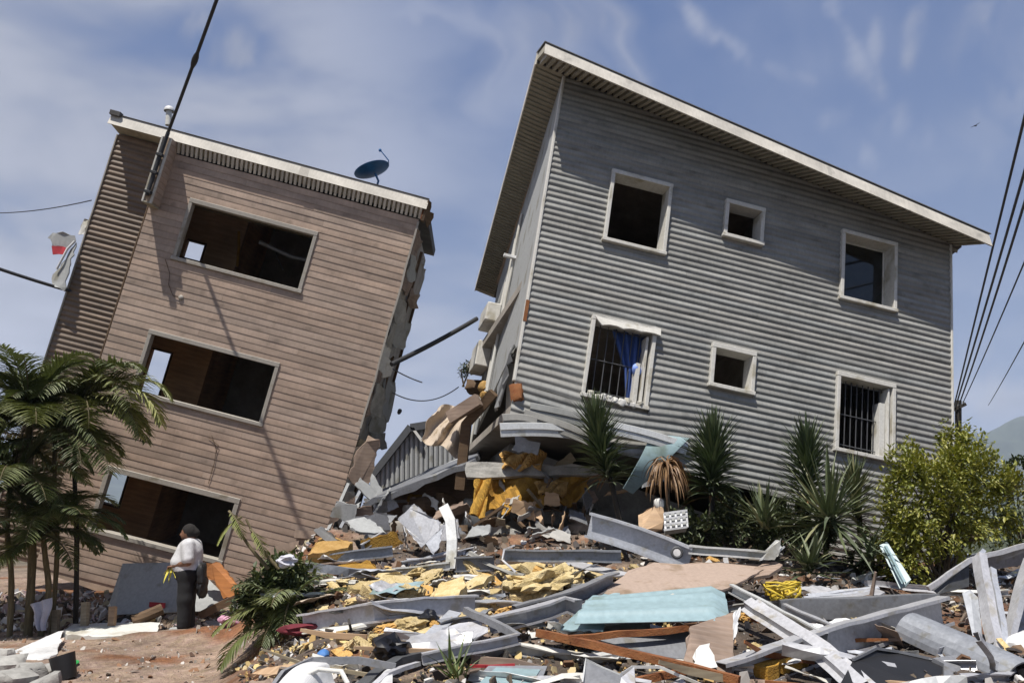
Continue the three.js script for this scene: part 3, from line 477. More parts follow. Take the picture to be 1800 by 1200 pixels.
  part(H, 'fascia', slabWithHoles([[0.117, 0.95], [0.15, 0.95], [0.08, 1.165], [0.05, 1.165]], [], -4.15, 2.08).rotateY(Math.PI / 2).applyMatrix4(new THREE.Matrix4().set(-1,0,0,0, 0,1,0,0, 0,0,-1,0, 0,0,0,1)), M.cream, roof);
  part(H, 'fascia_joint', plate([V3(1.62, 0.945, 0.156), V3(1.80, 0.945, 0.156), V3(1.80, 1.152, 0.084), V3(1.62, 1.152, 0.084)], 0.006), M.trimDull, roof);
  part(H, 'drip_edge', box(-2.08, 4.15, 1.166, 1.18, -0.1, 0.10), M.roofTop, roof);
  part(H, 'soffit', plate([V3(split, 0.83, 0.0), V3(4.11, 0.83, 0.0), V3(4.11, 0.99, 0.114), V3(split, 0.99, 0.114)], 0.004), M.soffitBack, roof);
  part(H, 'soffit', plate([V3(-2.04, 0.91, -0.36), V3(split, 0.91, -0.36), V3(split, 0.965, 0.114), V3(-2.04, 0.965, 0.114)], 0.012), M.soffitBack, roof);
  for (let u = -0.7; u < 4.08; u += 0.088) part(H, 'soffit_rib', sweep(rect(0.05, 0.046), [V3(u, 0.775, 0.006), V3(u, 0.962, 0.112)], V3(1, 0, 0)), M.cream, roof);
  part(H, 'roof_corner', [plate([V3(4.13, 1.15, 0.1), V3(4.27, 0.93, -0.3), V3(4.2, 0.72, -0.35), V3(4.1, 0.8, 0.12)], 0.02, 0.03), box(4.10, 4.16, 0.72, 1.05, -0.05, 0.12)], M.timber, roof);
  part(H, 'roof_corner', box(4.085, 4.12, 0.74, 0.925, 0.02, 0.12), M.rusty, roof);
  part(H, 'roof_corner', box(-2.1, -1.9, 1.13, 1.22, 0.02, 0.16), M.roofTop, roof);
  // a short fin of siding that carries the service mast
  const fq = LF.un(252, 350, 0.42), fin = part(H, 'siding_fin', box(fq[0] - 0.02, fq[0] + 0.14, fq[1] - 0.02, 0.93, 0.001, 0.40), M.inner);
  for (let v = fq[1]; v < 0.86; v += 0.105) part(H, 'siding_board', board(() => -0.40, () => -0.005, v, 0.105, 0.007).rotateY(Math.PI / 2).translate(fq[0] + 0.142, 0, 0), pick(M.tan), fin);
  part(H, 'fin_trim', box(fq[0] - 0.035, fq[0] + 0.0, fq[1] - 0.04, 0.92, 0.38, 0.425), M.trim, fin); part(H, 'fin_trim', box(fq[0] + 0.115, fq[0] + 0.155, fq[1] - 0.04, 0.92, 0.38, 0.425), M.trim, fin);
  part(H, 'fin_base', box(fq[0] - 0.03, fq[0] + 0.15, fq[1] - 0.05, fq[1] - 0.021, 0.0, 0.42), M.soffit, fin);
  const mast = part(H, 'service_mast', tube([V3(fq[0] + 0.05, fq[1] + 0.08, 0.45), V3(fq[0] + 0.06, 0.45, 0.46), V3(fq[0] + 0.08, 1.0, 0.47)], 0.038, 8), M.cable);
  for (const v of [0.12, 0.5, 0.85]) part(H, 'mast_clamp', box(fq[0] - 0.0, fq[0] + 0.12, fq[1] + v, fq[1] + v + 0.05, 0.42, 0.52), M.cable, mast);
  H.fin = LF.at(fq[0] + 0.08, 1.0, 0.47);
}

// ---------- the grey house on the right ----------
const RH = houseGroup('grey_house', 'grey sided house tilted above the rubble with six framed windows', RF, [1.9, -5.4, -3]);
{
  const H = RH, uL0 = -1.79, uR0 = 5.63, m = -0.168, topAt = (u) => 1.541 + m * (u - uL0);
  const W = [[-0.757, 0.321, -1.316, 0], [1.282, 2.009, -0.709, 0], [3.466, 4.54, -1.316, 0], [-0.757, 0.321, -3.93, -2.6], [1.26, 2.03, -3.33, -2.6], [3.466, 4.54, -3.93, -2.6]];
  const ins = (q, k) => [q[0] + k, q[1] - k, q[2] + k, q[3] - k];
  const lowPx = [[893, 735], [960, 745], [1060, 770], [1150, 800], [1215, 832], [1290, 850], [1430, 852], [1700, 880]].map(([x, y]) => RF.un(x, y));
  const low = (u) => { for (let i = 1; i < lowPx.length; i++) if (u < lowPx[i][0] || i === lowPx.length - 1) { const a = lowPx[i - 1], b = lowPx[i]; return mix(a[1], b[1], Math.min(1, Math.max(0, (u - a[0]) / (b[0] - a[0])))); } };
  const wall = part(H, 'front_wall', slabWithHoles([[uL0 + 0.02, topAt(uL0)], [uR0 - 0.02, topAt(uR0)], [uR0 - 0.02, lowPx[7][1]], ...lowPx.slice(0, 7).reverse().map(([u, v]) => [Math.max(u, uL0 + 0.02), v + 0.02])], W.map((q) => ins(q, 0.03)), -0.12, -0.006), M.plaster);
  const cutL = (v) => { let u = uL0; for (let k = 0; k < 90 && low(u) > v; k++) u += 0.05; return u > uL0 ? u + 0.15 * (vnoise(v * 9, 2) - 0.5) : u; };
  const cutR = (v) => Math.min(uR0, uL0 + (v - 1.541) / m);
  const sag = (u, v) => 0.16 * sstep(-3.0, -4.3, v) * sstep(1.6, -0.6, u) * (0.3 + sstep(-1.8, -0.2, u));
  siding(H, wall, { vLo: -5.9, vHi: 1.54, p: 0.1045, lip: 0.0165, uL: cutL, uR: cutR, holes: W, mats: M.grey, bow: 0.003, sag, joint: 0.12, wave: 0.0195 });
  part(H, 'corner_trim', box(uL0 - 0.035, uL0 + 0.012, -3.9, topAt(uL0) - 0.02, -0.06, 0.03, 0.008), M.trim);
  part(H, 'corner_trim', box(uR0 - 0.012, uR0 + 0.03, -5.6, topAt(uR0) - 0.02, -0.06, 0.03, 0.008), M.trim);
  part(H, 'corner_trim', box(uL0 - 0.036, uL0 + 0.02, -2.95, -2.6, 0.031, 0.036), M.rusty);
  W.forEach((q, i) => windowFrame(H, q, i % 3 === 1 ? 0.08 : 0.075, 0.075, 0.24, i === 0 || i > 2 ? M.trim : M.trim, i === 3 ? -0.012 : null));
  // glazing of the upper right opening
  part(H, 'window_pane', box(W[2][0] + 0.06, W[2][1] - 0.06, W[2][2] + 0.06, W[2][3] - 0.06, -0.235, -0.228, 0), mat(rgb(0.55, 0.6, 0.6), { rough: 0.04, transmission: 1, thickness: 0, ior: 1.5 }));
  part(H, 'pane_frame', [box(W[2][0] + 0.062, W[2][1] - 0.062, W[2][3] - 0.10, W[2][3] - 0.077, -0.23, -0.20), box(W[2][1] - 0.095, W[2][1] - 0.068, W[2][2] + 0.062, W[2][3] - 0.102, -0.228, -0.2)], M.trim);
  // bars in both lower openings
  for (const q of [W[3], W[5]]) {
    const g = holder('window_grille', H.g), n = q === W[3] ? 7 : 9;
    for (let i = 1; i < n; i++) part(H, 'bar', box(mix(q[0] + 0.07, q[1] - 0.07, i / n) - 0.007, mix(q[0] + 0.07, q[1] - 0.07, i / n) + 0.007, q[2] + 0.07, q[3] - 0.08, -0.14, -0.126, 0.002), M.steelDark, g);
    for (const t of [0.12, 0.5, 0.9]) part(H, 'bar', box(q[0] + 0.07, q[1] - 0.07, mix(q[2], q[3], t), mix(q[2], q[3], t) + 0.014, -0.125, -0.112, 0.002), M.steelDark, g);
  }
  // pelmets and rubble on the lower frames
  part(H, 'broken_lintel', [plate([V3(-0.72, -2.63, 0.05), V3(0.36, -2.60, 0.06), V3(0.36, -2.73, 0.10), V3(-0.6, -2.77, 0.09)], 0.03, 0.03)], M.trim);
  part(H, 'broken_sill', Array.from({ length: 9 }, (_, i) => lump(V3(-0.62 + i * 0.1, -3.9 + R(-0.02, 0.05), 0.05), R(0.04, 0.08), R(0.04, 0.07), 0.05, { boxy: 0.5 })), M.boardWhite);
  part(H, 'side_jamb', [box(0.06, 0.13, -3.84, -3.2, -0.2, 0.0), box(0.17, 0.21, -3.85, -2.75, -0.2, 0.02)], M.trim);
  part(H, 'side_jamb', [box(4.30, 4.40, -3.85, -2.95, -0.22, -0.02), box(4.41, 4.44, -3.85, -2.7, -0.2, 0.04)], M.boardWhite);
  // rooms
  part(H, 'floor', box(uL0 + 0.05, uR0 - 0.05, -1.98, -1.8, -7, -0.125), M.plaster);
  part(H, 'floor', box(uL0 + 0.05, uR0 - 0.05, -4.35, -4.2, -7, -0.125), M.plaster);
  part(H, 'rear_wall', box(uL0 + 0.5, uR0 + 0.4, -5.3, 1.0, -7.2, -7.0), M.plaster);
  part(H, 'side_wall', box(uR0 - 0.12, uR0 - 0.02, -5.5, topAt(uR0) - 0.03, -7.0, -0.13), M.grey[1]);
  part(H, 'partition', box(2.5, 2.6, -4.1, 0.85, -5, -0.2), M.plaster);
  part(H, 'ceiling_board', plate([V3(uL0, topAt(uL0) - 0.12, -0.14), V3(uR0, topAt(uR0) - 0.12, -0.14), V3(uR0 + 0.4, topAt(uR0) - 1.1, -7), V3(uL0 + 0.4, topAt(uL0) - 1.1, -7)], 0.03), M.inner);
  // left flank: along it the depth direction leans (0.07, -0.144) per metre
  const S = (u, v, n) => V3(u + 0.07 * -n, v - 0.144 * -n, n);
  const flank = part(H, 'side_wall', plate([S(uL0 + 0.02, topAt(uL0), -0.06), S(uL0 + 0.02, topAt(uL0), -7), S(uL0 + 0.02, -2.6, -7), S(uL0 + 0.02, -3.0, -1.5), S(uL0 + 0.02, -3.3, -0.06)].reverse(), 0.05), M.boardGrey);
  part(H, 'side_panel', plate([S(uL0 - 0.012, topAt(uL0) - 0.05, -0.07), S(uL0 - 0.012, topAt(uL0) - 0.05, -2.6), S(uL0 - 0.012, -1.2, -2.8), S(uL0 - 0.012, -2.75, -2.9), S(uL0 - 0.02, -3.35, -2.2), S(uL0 - 0.02, -3.0, -1.2), S(uL0 - 0.02, -3.3, -0.6), S(uL0 - 0.012, -3.0, -0.07)], 0.02), M.greyFlat, flank);
  part(H, 'side_panel', plate([S(uL0 - 0.04, -3.05, -0.9), S(uL0 - 0.06, -3.2, -0.3), S(uL0 - 0.1, -4.1, -0.6), S(uL0 - 0.1, -4.0, -1.1)], 0.02, 0.04), M.greyFlat, flank);
  // pipes, brackets and cooling units on the flank
  const fl = (u, v, n) => S(uL0 + u, v, n);
  for (const [v0, v1, n, r, mt] of [[0.9, -1.4, -3.15, 0.03, M.trim], [0.6, -2.6, -3.6, 0.035, M.boardWhite], [0.0, -2.9, -4.3, 0.03, M.trim], [-0.5, -3.0, -5.0, 0.04, M.boardGrey], [-0.9, -3.2, -5.8, 0.03, M.trim]]) part(H, 'drain_pipe', tube(lineOf(fl(-0.06, v0, n), fl(-0.09, v1, n - 0.2), 8, (t) => V3(0.03 * (vnoise(t * 4, n) - 0.5), 0, 0.05 * (vnoise(t * 5, n + 3) - 0.5))), r, 8), mt, flank);
  for (const [v, n] of [[-0.05, -3.2], [-2.55, -4.4]]) part(H, 'bracket', box(-0.26, 0, -0.03, 0.03, -0.04, 0.04).applyMatrix4(new THREE.Matrix4().makeTranslation(...fl(-0.02, v, n).toArray())), M.white, flank);
  const unit = (v, n, s) => { const c = fl(-0.24, v, n), g = part(H, 'cooling_unit', box(c.x - 0.16, c.x + 0.14, c.y - s, c.y + s, c.z - 0.42, c.z + 0.42, 0.02), M.trim, flank); return g; };
  unit(-1.35, -5.2, 0.28); unit(-0.75, -4.5, 0.2);
  part(H, 'junction_box', lump(fl(-0.22, -1.95, -5.3), 0.16, 0.16, 0.3, { boxy: 0.7, rough: 0.3 }), M.timber, flank);
  part(H, 'torn_insulation', lump(fl(-0.12, -2.2, -4.6), 0.1, 0.12, 0.2), M.foamOrange[0], flank); part(H, 'torn_insulation', lump(fl(-0.1, -2.55, -4.2), 0.1, 0.08, 0.2), M.foamOrange[1], flank);
  // roof with a deep front overhang
  const d = 0.72, e0 = -2.305, e1 = 5.87, drop = (u) => -0.311 + 0.0072 * (u - e0);
  const hex = (a, b) => { const P = [], q = (i, j, k, l) => P.push(i, j, k, i, k, l); q(a[0], a[1], a[2], a[3]); q(b[3], b[2], b[1], b[0]); for (let i = 0; i < 4; i++) { const j = (i + 1) % 4; q(a[j], a[i], b[i], b[j]); } return flat(tri(P)); };
  const top4 = (y) => [S(e0, topAt(e0) + y, 0.0), S(e1, topAt(e1) + y, 0.0), S(e1, topAt(e1) + y, -8), S(e0, topAt(e0) + y, -8)];
  const roof = part(H, 'roof', hex(top4(0.26), top4(0.03)), M.roofTop);
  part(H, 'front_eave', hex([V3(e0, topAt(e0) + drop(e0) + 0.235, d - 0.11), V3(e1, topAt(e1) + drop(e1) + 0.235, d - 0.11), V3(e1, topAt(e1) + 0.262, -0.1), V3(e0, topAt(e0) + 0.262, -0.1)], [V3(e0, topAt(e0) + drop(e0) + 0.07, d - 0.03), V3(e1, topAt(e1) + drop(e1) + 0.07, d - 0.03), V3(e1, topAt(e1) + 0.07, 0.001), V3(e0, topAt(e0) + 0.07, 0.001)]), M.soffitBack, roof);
  part(H, 'fascia', hex([V3(e0, topAt(e0) + drop(e0) + 0.25, d - 0.07), V3(e1, topAt(e1) + drop(e1) + 0.25, d - 0.07), V3(e1, topAt(e1) + drop(e1) + 0.25, d - 0.1), V3(e0, topAt(e0) + drop(e0) + 0.25, d - 0.1)], [V3(e0, topAt(e0) + drop(e0), d), V3(e1, topAt(e1) + drop(e1), d), V3(e1, topAt(e1) + drop(e1), d - 0.029), V3(e0, topAt(e0) + drop(e0), d - 0.029)]), M.cream, roof);
  part(H, 'drip_edge', hex([V3(e0 - 0.02, topAt(e0) + drop(e0) + 0.27, d - 0.05), V3(e1 + 0.03, topAt(e1) + drop(e1) + 0.27, d - 0.05), V3(e1 + 0.03, topAt(e1) + 0.30, -0.1), V3(e0 - 0.02, topAt(e0) + 0.30, -0.1)], [V3(e0 - 0.02, topAt(e0) + drop(e0) + 0.253, d - 0.05), V3(e1 + 0.03, topAt(e1) + drop(e1) + 0.253, d - 0.05), V3(e1 + 0.03, topAt(e1) + 0.27, -0.1), V3(e0 - 0.02, topAt(e0) + 0.27, -0.1)]), M.roofTop, roof);
  for (let u = e0 + 0.08; u < e1 - 0.04; u += 0.112) part(H, 'soffit_rib', sweep(rect(0.072, 0.058), [V3(u, topAt(u) + 0.036, 0.004), V3(u, topAt(u) + drop(u) + 0.034, d - 0.035)], V3(1, 0, 0)), M.soffit, roof);
  // side eave, left
  part(H, 'side_fascia', hex([S(e0 - 0.022, topAt(e0) + 0.24, -0.02), S(e0, topAt(e0) + 0.24, -0.02), S(e0, topAt(e0) + 0.24, -8), S(e0 - 0.022, topAt(e0) + 0.24, -8)], [S(e0 - 0.022, topAt(e0) - 0.0, -0.02), S(e0, topAt(e0), -0.02), S(e0, topAt(e0), -8), S(e0 - 0.022, topAt(e0), -8)]), M.cream, roof);
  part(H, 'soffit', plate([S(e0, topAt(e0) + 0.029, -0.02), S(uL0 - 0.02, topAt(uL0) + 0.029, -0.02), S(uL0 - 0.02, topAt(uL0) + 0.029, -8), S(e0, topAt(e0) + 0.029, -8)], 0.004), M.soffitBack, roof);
  for (let n = -0.1; n > -7.9; n -= 0.11) part(H, 'soffit_rib', sweep(rect(0.055, 0.012), [S(e0 + 0.01, topAt(e0) + 0.018, n), S(uL0 - 0.02, topAt(uL0) + 0.018, n)], V3(0, 0, 1)), M.soffit, roof);
  for (let n = -0.1; n > -7.9; n -= 0.4) part(H, 'soffit_rib', sweep(rect(0.1, 0.022), [S(uR0 + 0.04, topAt(uR0) + 0.022, n), S(e1 - 0.01, topAt(e1) + 0.022, n)], V3(0, 0, 1)), M.soffit, roof);
  // crushed base
  part(H, 'base_slab', box(0.9, 5.5, -5.66, -5.5, -6.5, 0.02), M.concrete);
  part(H, 'crushed_base', hex([V3(-1.3, -4.4, -2.2), V3(5.4, -5.67, -0.9), V3(5.4, -5.67, -7), V3(-1.3, -4.4, -7)], [V3(-1.5, -6.6, -2.4), V3(5.3, -8.4, -1.0), V3(5.3, -8.4, -7), V3(-1.5, -6.6, -7)]), M.concrete);
  // strips of siding torn off along the broken lower edge
  const strip = (pts, len, mt, tilt = 0) => { const [a, b] = pts.map(([x, y, n]) => V3(...RF.un(x, y, n))); const g = sweep([[0, 0], [0.012, 0.0], [0.014, 0.09], [0.03, 0.10], [0.016, 0.19], [0, 0.20]], lineOf(a, b, 6, (t) => V3(0, 0.03 * Math.sin(t * 3), 0)), V3(0, 1, 0)); part(H, 'siding_board', g, mt, wall); };
  strip([[880, 768, 0.35], [1010, 772, 0.1]], 1, M.steelWhite); strip([[918, 742, 0.2], [1050, 790, 0.12]], 1, M.grey[3]); strip([[885, 752, 0.3], [940, 757, 0.2]], 1, M.grey[3]); strip([[1060, 760, 0.25], [1205, 800, 0.08]], 1, M.steelWhite); strip([[930, 730, 0.12], [1090, 770, 0.06]], 1, M.grey[2]);
  part(H, 'torn_edge', lump(V3(...RF.un(908, 690, 0.02)), 0.11, 0.16, 0.06, { boxy: 0.6 }), M.rusty);
}

// ================= things on and above the houses =================
const pt = ([x, y, k = 0.02]) => k > 3 ? A(x, y, k) : G(x, y, k);   // third number: a depth in metres, or a height above the ground
const one = (name, geo, m, label, category, group) => tag(obj(name, geo, m), label, category, group);
{
  // blue satellite dish on the tan roof
  const d = thing('satellite_dish', 'dark blue satellite dish tipped up on the tan house roof', 'dish', LF.at(3.3, 1.165, -0.6));
  const c = A(655, 303, 15.2), n = V3(-0.34, 0.93, 0.02).normalize(), q = new THREE.Quaternion().setFromUnitVectors(V3(0, 1, 0), n);
  const pr = []; for (let i = 0; i <= 8; i++) pr.push(new THREE.Vector2(i / 8 * 0.36, (i / 8) ** 2 * 0.07)); for (let i = 8; i >= 0; i--) pr.push(new THREE.Vector2(i / 8 * 0.355, (i / 8) ** 2 * 0.07 - 0.012));
  obj('reflector', into(smooth(new THREE.LatheGeometry(pr, 28)).applyQuaternion(q).translate(c.x, c.y, c.z), d), M.dish, d);
  obj('feed_arm', into(tube([c.clone().add(V3(0.31, 0.13, 0)), A(683, 282, 15.1), A(667, 262, 15.1)], 0.011, 6), d), M.dish, d);
  obj('feed_horn', into(lump(A(668, 264, 15.1), 0.03, 0.035, 0.03, { rough: 0.1 }), d), M.dish, d);
  obj('mount_post', into(tube([c.clone().add(V3(0.05, -0.02, 0)), A(665, 318, 15.2), A(660, 335, 15.25)], 0.022, 6), d), M.dish, d);
  const v = thing('roof_vent', 'small white domed vent standing on the tan house roof', 'vent', LF.at(-0.6, 1.17, -1.0));
  const vc = A(297, 193, 15.6); obj('cap', into(smooth(new THREE.SphereGeometry(0.105, 16, 8, 0, 7, 0, 1.7)).translate(vc.x, vc.y - 0.02, vc.z), v), M.white, v); obj('pipe', into(tube([vc.clone().add(V3(0, 0.02, 0)), vc.clone().add(V3(0.01, -0.35, 0))], 0.06, 10), v), M.boardWhite, v);
}
// overhead cables
const cable = (a, b, sag, r, label, m = M.cable, name = 'cable') => one(name, tube(hang(a, b, sag, 26), r, 6), m, label, 'cable');
cable(LH.fin, A(402, -60, 11.2), 0.02, 0.03, 'thick black service cable rising from the tan house gable fin');
one('cable_splice', sweep(circle(0.05, 8), lineOf(LH.fin.clone().lerp(A(402, -60, 11.2), 0.44), LH.fin.clone().lerp(A(402, -60, 11.2), 0.53), 5, (t) => V3(0, -0.02, 0)), V3(0, 0, 1), { smoothAngle: 1, scale: (t) => 0.6 + 0.5 * Math.sin(t * Math.PI) }), M.cable, 'dark splice knob on the thick black service cable', 'splice');
cable(A(-60, 452, 14), LF.at(-1.93, LF.un(105, 506)[1], -0.3), 0.02, 0.032, 'thick black cable entering from the left edge to the tan wall');
cable(A(-60, 372, 22), A(160, 352, 17), 0.14, 0.012, 'thin drooping wire at the left edge above the crumpled sheet');
cable(A(688, 640, 15.2), A(838, 560, 17), 0.03, 0.05, 'dark pole bridging the gap between the two houses', M.cable, 'strut');
cable(A(690, 648, 15.3), A(742, 672, 15.6), 0.02, 0.012, 'thin grey rod poking from the tan house flank', M.cableFar);
cable(A(690, 690, 15.6), A(806, 680, 17), 0.22, 0.011, 'slack grey wire sagging across the gap between the houses', M.cableFar);
one('wire_clip', lump(A(702, 723, 16), 0.04, 0.06, 0.04), M.cable, 'small dark clip on a wire in the gap between the houses', 'clip');
[[[1830, 90], [1676, 720], 0.0], [[1842, 150], [1680, 716], 0.02], [[1826, 250], [1686, 712], 0.05], [[1850, 330], [1694, 706], 0.03], [[1840, 520], [1738, 712], 0.02]].forEach(([a, b, s], i) => cable(A(...b, i < 4 ? 32 : 44).lerp(A(...a, 11 + i * 0.5), 1.45), A(...b, i < 4 ? 32 : 44), s * 4, [0.02, 0.022, 0.02, 0.014, 0.012][i] * 1.3,
  ['leftmost of the bundled power lines descending at the right edge', 'second power line from the left in the right edge bundle', 'third power line from the left in the right edge bundle', 'fourth thinner power line in the right edge bundle', 'lone short wire right of the power line bundle'][i], M.cableFar));
{ // the pole that the lines run down to
  const t = thing('utility_pole', 'dark utility pole just right of the grey house corner', 'utility pole', A(1685, 900, 32.1));
  obj('post', into(tube([A(1685, 900, 32.1), A(1685, 704, 32.1)], 0.12, 10), t), M.trunkDark, t);
  obj('crossarm', into(sweep(rect(0.1, 0.12), [A(1672, 722, 32), A(1698, 710, 32)]), t), M.trunkDark, t);
  for (const [x, y] of [[1676, 720], [1680, 716], [1686, 712], [1694, 706]]) obj('insulator', into(tube([A(x, y + 6, 32), A(x, y - 1, 32)], 0.04, 8), t), M.boardGrey, t);
}
{ // bird
  const c = A(1715, 221, 60), b = thing('flying_bird', 'tiny dark bird flying in the blue sky at the far right', 'bird', c);
  obj('body', lump(V3(0, 0, 0), 0.13, 0.05, 0.06, { rough: 0.1, tilt: 0 , turn: 0 }), M.black, b);
  for (const s of [-1, 1]) obj('wing', plate([V3(-0.05, 0.01, 0), V3(0.06, 0.02, 0), V3(0.1 * s + 0.04, 0.06, 0.3 * s), V3(0.16 * s, 0.08, 0.42 * s)], 0.012), M.black, b);
}
// crumpled sheet at the far left edge of the tan house
{
  const t = thing('crumpled_sheet', 'crumpled grey and red sheet hanging off the left edge of the tan house', 'sheet', A(110, 505, 14.9));
  const d = 14.85; obj('folded_panel', into(plate([A(133, 426, d), A(118, 448, d), A(98, 476, d + 0.1), A(90, 489, d + 0.1), A(96, 504, d), A(112, 512, d), A(121, 470, d - 0.05)], 0.02, 0.03), t), M.boardGrey, t);
  obj('upper_panel', into(plate([A(83, 418, d + 0.1), A(92, 409, d + 0.1), A(110, 407, d), A(130, 414, d), A(132, 424, d), A(112, 444, d + 0.05), A(94, 441, d + 0.15), A(91, 428, d + 0.1)], 0.02, 0.03), t), M.boardGrey, t);
  obj('red_lining', into(plate([A(90, 432, d + 0.05), A(117, 436, d - 0.03), A(112, 447, d - 0.03), A(92, 447, d + 0.05)], 0.02, 0.03), t), M.red, t);
  obj('bent_edge', into(tube([A(131, 424, d - 0.02), A(118, 437, d - 0.04), A(108, 456, d - 0.03), A(99, 473, d)], 0.022, 6), t), M.white, t);
  one('flashing_scrap', plate([A(148, 384, 14.9), A(155, 386, 14.9), A(146, 412, 14.9), A(137, 412, 15), A(141, 398, 15)], 0.02, 0.02), M.boardWhite, 'small pale scrap stuck to the upper left edge of the tan house', 'scrap');
}
// curtain in the lower left grey window
{
  const q = (x, y, n) => { const [a, b] = RF.un(x, y, n); return RF.at(a, b, n); };
  const a = q(1076, 580, -0.2), b = q(1134, 592, -0.2), c = q(1118, 655, -0.12), d = q(1098, 652, -0.16);
  one('curtain', sheet((u, v) => bil(a, b, c, d, u, v).add(V3(0, 0, 0.05 * Math.sin(u * 19) * (1 - 0.5 * v))), 28, 10, 0.006, 1.2), M.clothBlue, 'dark blue curtain gathered aside in the lower left grey window', 'curtain');
  const e = q(1098, 646, -0.15), f = q(1117, 650, -0.13), g = q(1106, 700, -0.17), h = q(1100, 700, -0.17);
  one('curtain', sheet((u, v) => bil(e, f, g, h, u, v).add(V3(0, 0, 0.03 * Math.sin(u * 15))), 16, 8, 0.006, 1.2), M.clothBlue, 'hanging tail of the blue curtain below its knot', 'curtain');
  one('curtain_tie', lump(q(1119, 650, -0.06), 0.085, 0.09, 0.06, { rough: 0.4 }), mat(rgb(0.22, 0.33, 0.75), { rough: 0.7 }), 'pale blue knot tying back the blue curtain', 'tie');
}

// ================= between and under the houses =================
{
  // grey corrugated house further back in the gap
  const h = thing('small_grey_house', 'small grey corrugated house seen deep in the gap between the houses', 'house', A(745, 860, 31));
  const a = A(655, 838, 31), b = A(722, 752, 31), c = A(800, 742, 31), dd = A(815, 900, 31), e = A(655, 900, 31);
  obj('wall', into(plate([e, a, b, c, dd], 0.1), h), M.boardGrey, h);
  for (let i = 0; i < 17; i++) { const x = mix(664, 800, i / 16), top = x < 722 ? mix(828, 760, (x - 664) / 58) : 755; obj('wall_rib', into(sweep(hat(0.14, 0.04), [A(x, top, 30.9), A(x, 885, 30.9)], V3(0, 0, 1)), h), M.boardGrey, h); }
  obj('roof_edge', into(sweep(rect(0.3, 0.24), [A(650, 842, 30.8), A(722, 750, 30.8)], V3(0, 1, 0)), h), M.steelDark, h);
  obj('roof_edge', into(sweep(rect(0.3, 0.28), [A(722, 752, 30.8), A(770, 744, 30.8)], V3(0, 1, 0)), h), M.steelDark, h);
  obj('gable_bracket', into(sweep(rect(0.1, 0.1), [A(725, 752, 30.7), A(742, 775, 30.7)]), h), M.trim, h);
  const sheetGap = (name, l, th, m, label, cat, j = 0.04) => one(name, plate(l.map(pt), th, j), m, label, cat);
  sheetGap('roof_panel', [[636, 888, 13.7], [836, 806, 13.5], [840, 792, 16.5], [655, 868, 16.5]], 0.09, M.steelDull[0], 'sloping grey roof panel fallen into the gap between the houses', 'roof panel');
  sheetGap('sunken_sheet', [[640, 888, 15.4], [845, 805, 15.6], [850, 930, 15.2], [640, 940, 15.2]], 0.05, M.boardBrown, 'sunken brown panel behind the rail under the sloping roof panel', 'panel');
  sheetGap('flap', [[648, 765, 15.2], [668, 772, 15.2], [662, 800, 15.3], [652, 845, 15.2], [628, 855, 15.0], [612, 838, 14.9], [628, 792, 15]], 0.03, M.boardBrown, 'dark curled flap torn from the lower right flank of the tan house', 'panel');
  sheetGap('flap', [[654, 832, 15], [672, 858, 15], [668, 895, 14.9], [645, 888, 14.8]], 0.03, M.boardGrey, 'grey torn flap beside the dark curled flap in the gap', 'panel');
  one('rail', sweep(rect(0.05, 0.05), [A(640, 878, 14.4), A(780, 884, 14.3)]), M.steelDull[1], 'thin horizontal steel rail crossing the dark gap', 'rail');
  one('rail', sweep(chan(0.05, 0.06), [A(598, 928, 14.3), A(640, 850, 14.6)], V3(0, 0, 1)), M.steelDull[2], 'slanted grey bar leaning against the tan house lower right corner', 'rail');
  one('rail', sweep(chan(0.05, 0.05), [A(575, 935, 14.3), A(612, 850, 14.8)], V3(0, 0, 1)), M.boardGrey, 'pale bar along the lower right corner of the tan wall', 'rail');
  one('torn_tarp', sheet((u, v) => bil(A(770, 718, 14), A(845, 706, 14), A(800, 800, 13.6), A(738, 772, 13.8), u, v).add(V3(0.03 * Math.sin(v * 9), 0.05 * Math.sin(u * 8 + v * 3), 0.10 * Math.sin(u * 14 + v * 4))), 22, 18, 0.006, 1.0), M.tarp, 'crumpled beige tarp hanging in the gap beside the grey house', 'tarp');
  one('broken_beam', sweep(rect(0.16, 0.22), [A(868, 690, 13.4), A(820, 745, 13.6), A(808, 860, 13.7)], V3(0, 0, 1)), M.timber, 'dark splintered timber under the corner of the grey house', 'beam');
  one('broken_beam', sweep(rect(0.14, 0.2), [A(842, 702, 13.3), A(790, 735, 13.5)], V3(0, 1, 0)), M.boardBrown, 'brown beam end jutting out beside the beige tarp', 'beam');
  one('broken_beam', sweep(rect(0.10, 0.12), [A(898, 640, 12.95), A(893, 752, 12.9)], V3(0, 0, 1)), M.trim, 'pale corner post dangling below the grey house corner', 'post');
  one('insulation_drape', sheet((u, v) => bil(A(838, 838, 13.45), A(1040, 838, 13.25), A(1030, 880, 12.95), A(845, 905, 12.95), u, v).add(V3(0.04 * Math.sin(v * 7 + u * 9), 0.07 * Math.sin(u * 21) * v, 0.12 * Math.sin(u * 17 + v * 3))), 36, 12, 0.03, 0.9), M.foamOld[1], 'sagging mustard yellow insulation blanket below the grey house', 'insulation');
  one('insulation_drape', sheet((u, v) => bil(A(836, 845, 13.15), A(862, 842, 13.15), A(852, 912, 12.75), A(828, 905, 12.85), u, v).add(V3(0, 0.02 * Math.sin(u * 7), 0.06 * Math.sin(u * 9 + v * 6))), 14, 14, 0.03, 0.9), M.foamOld[2], 'narrow hanging tongue of mustard insulation left of the blanket', 'insulation');
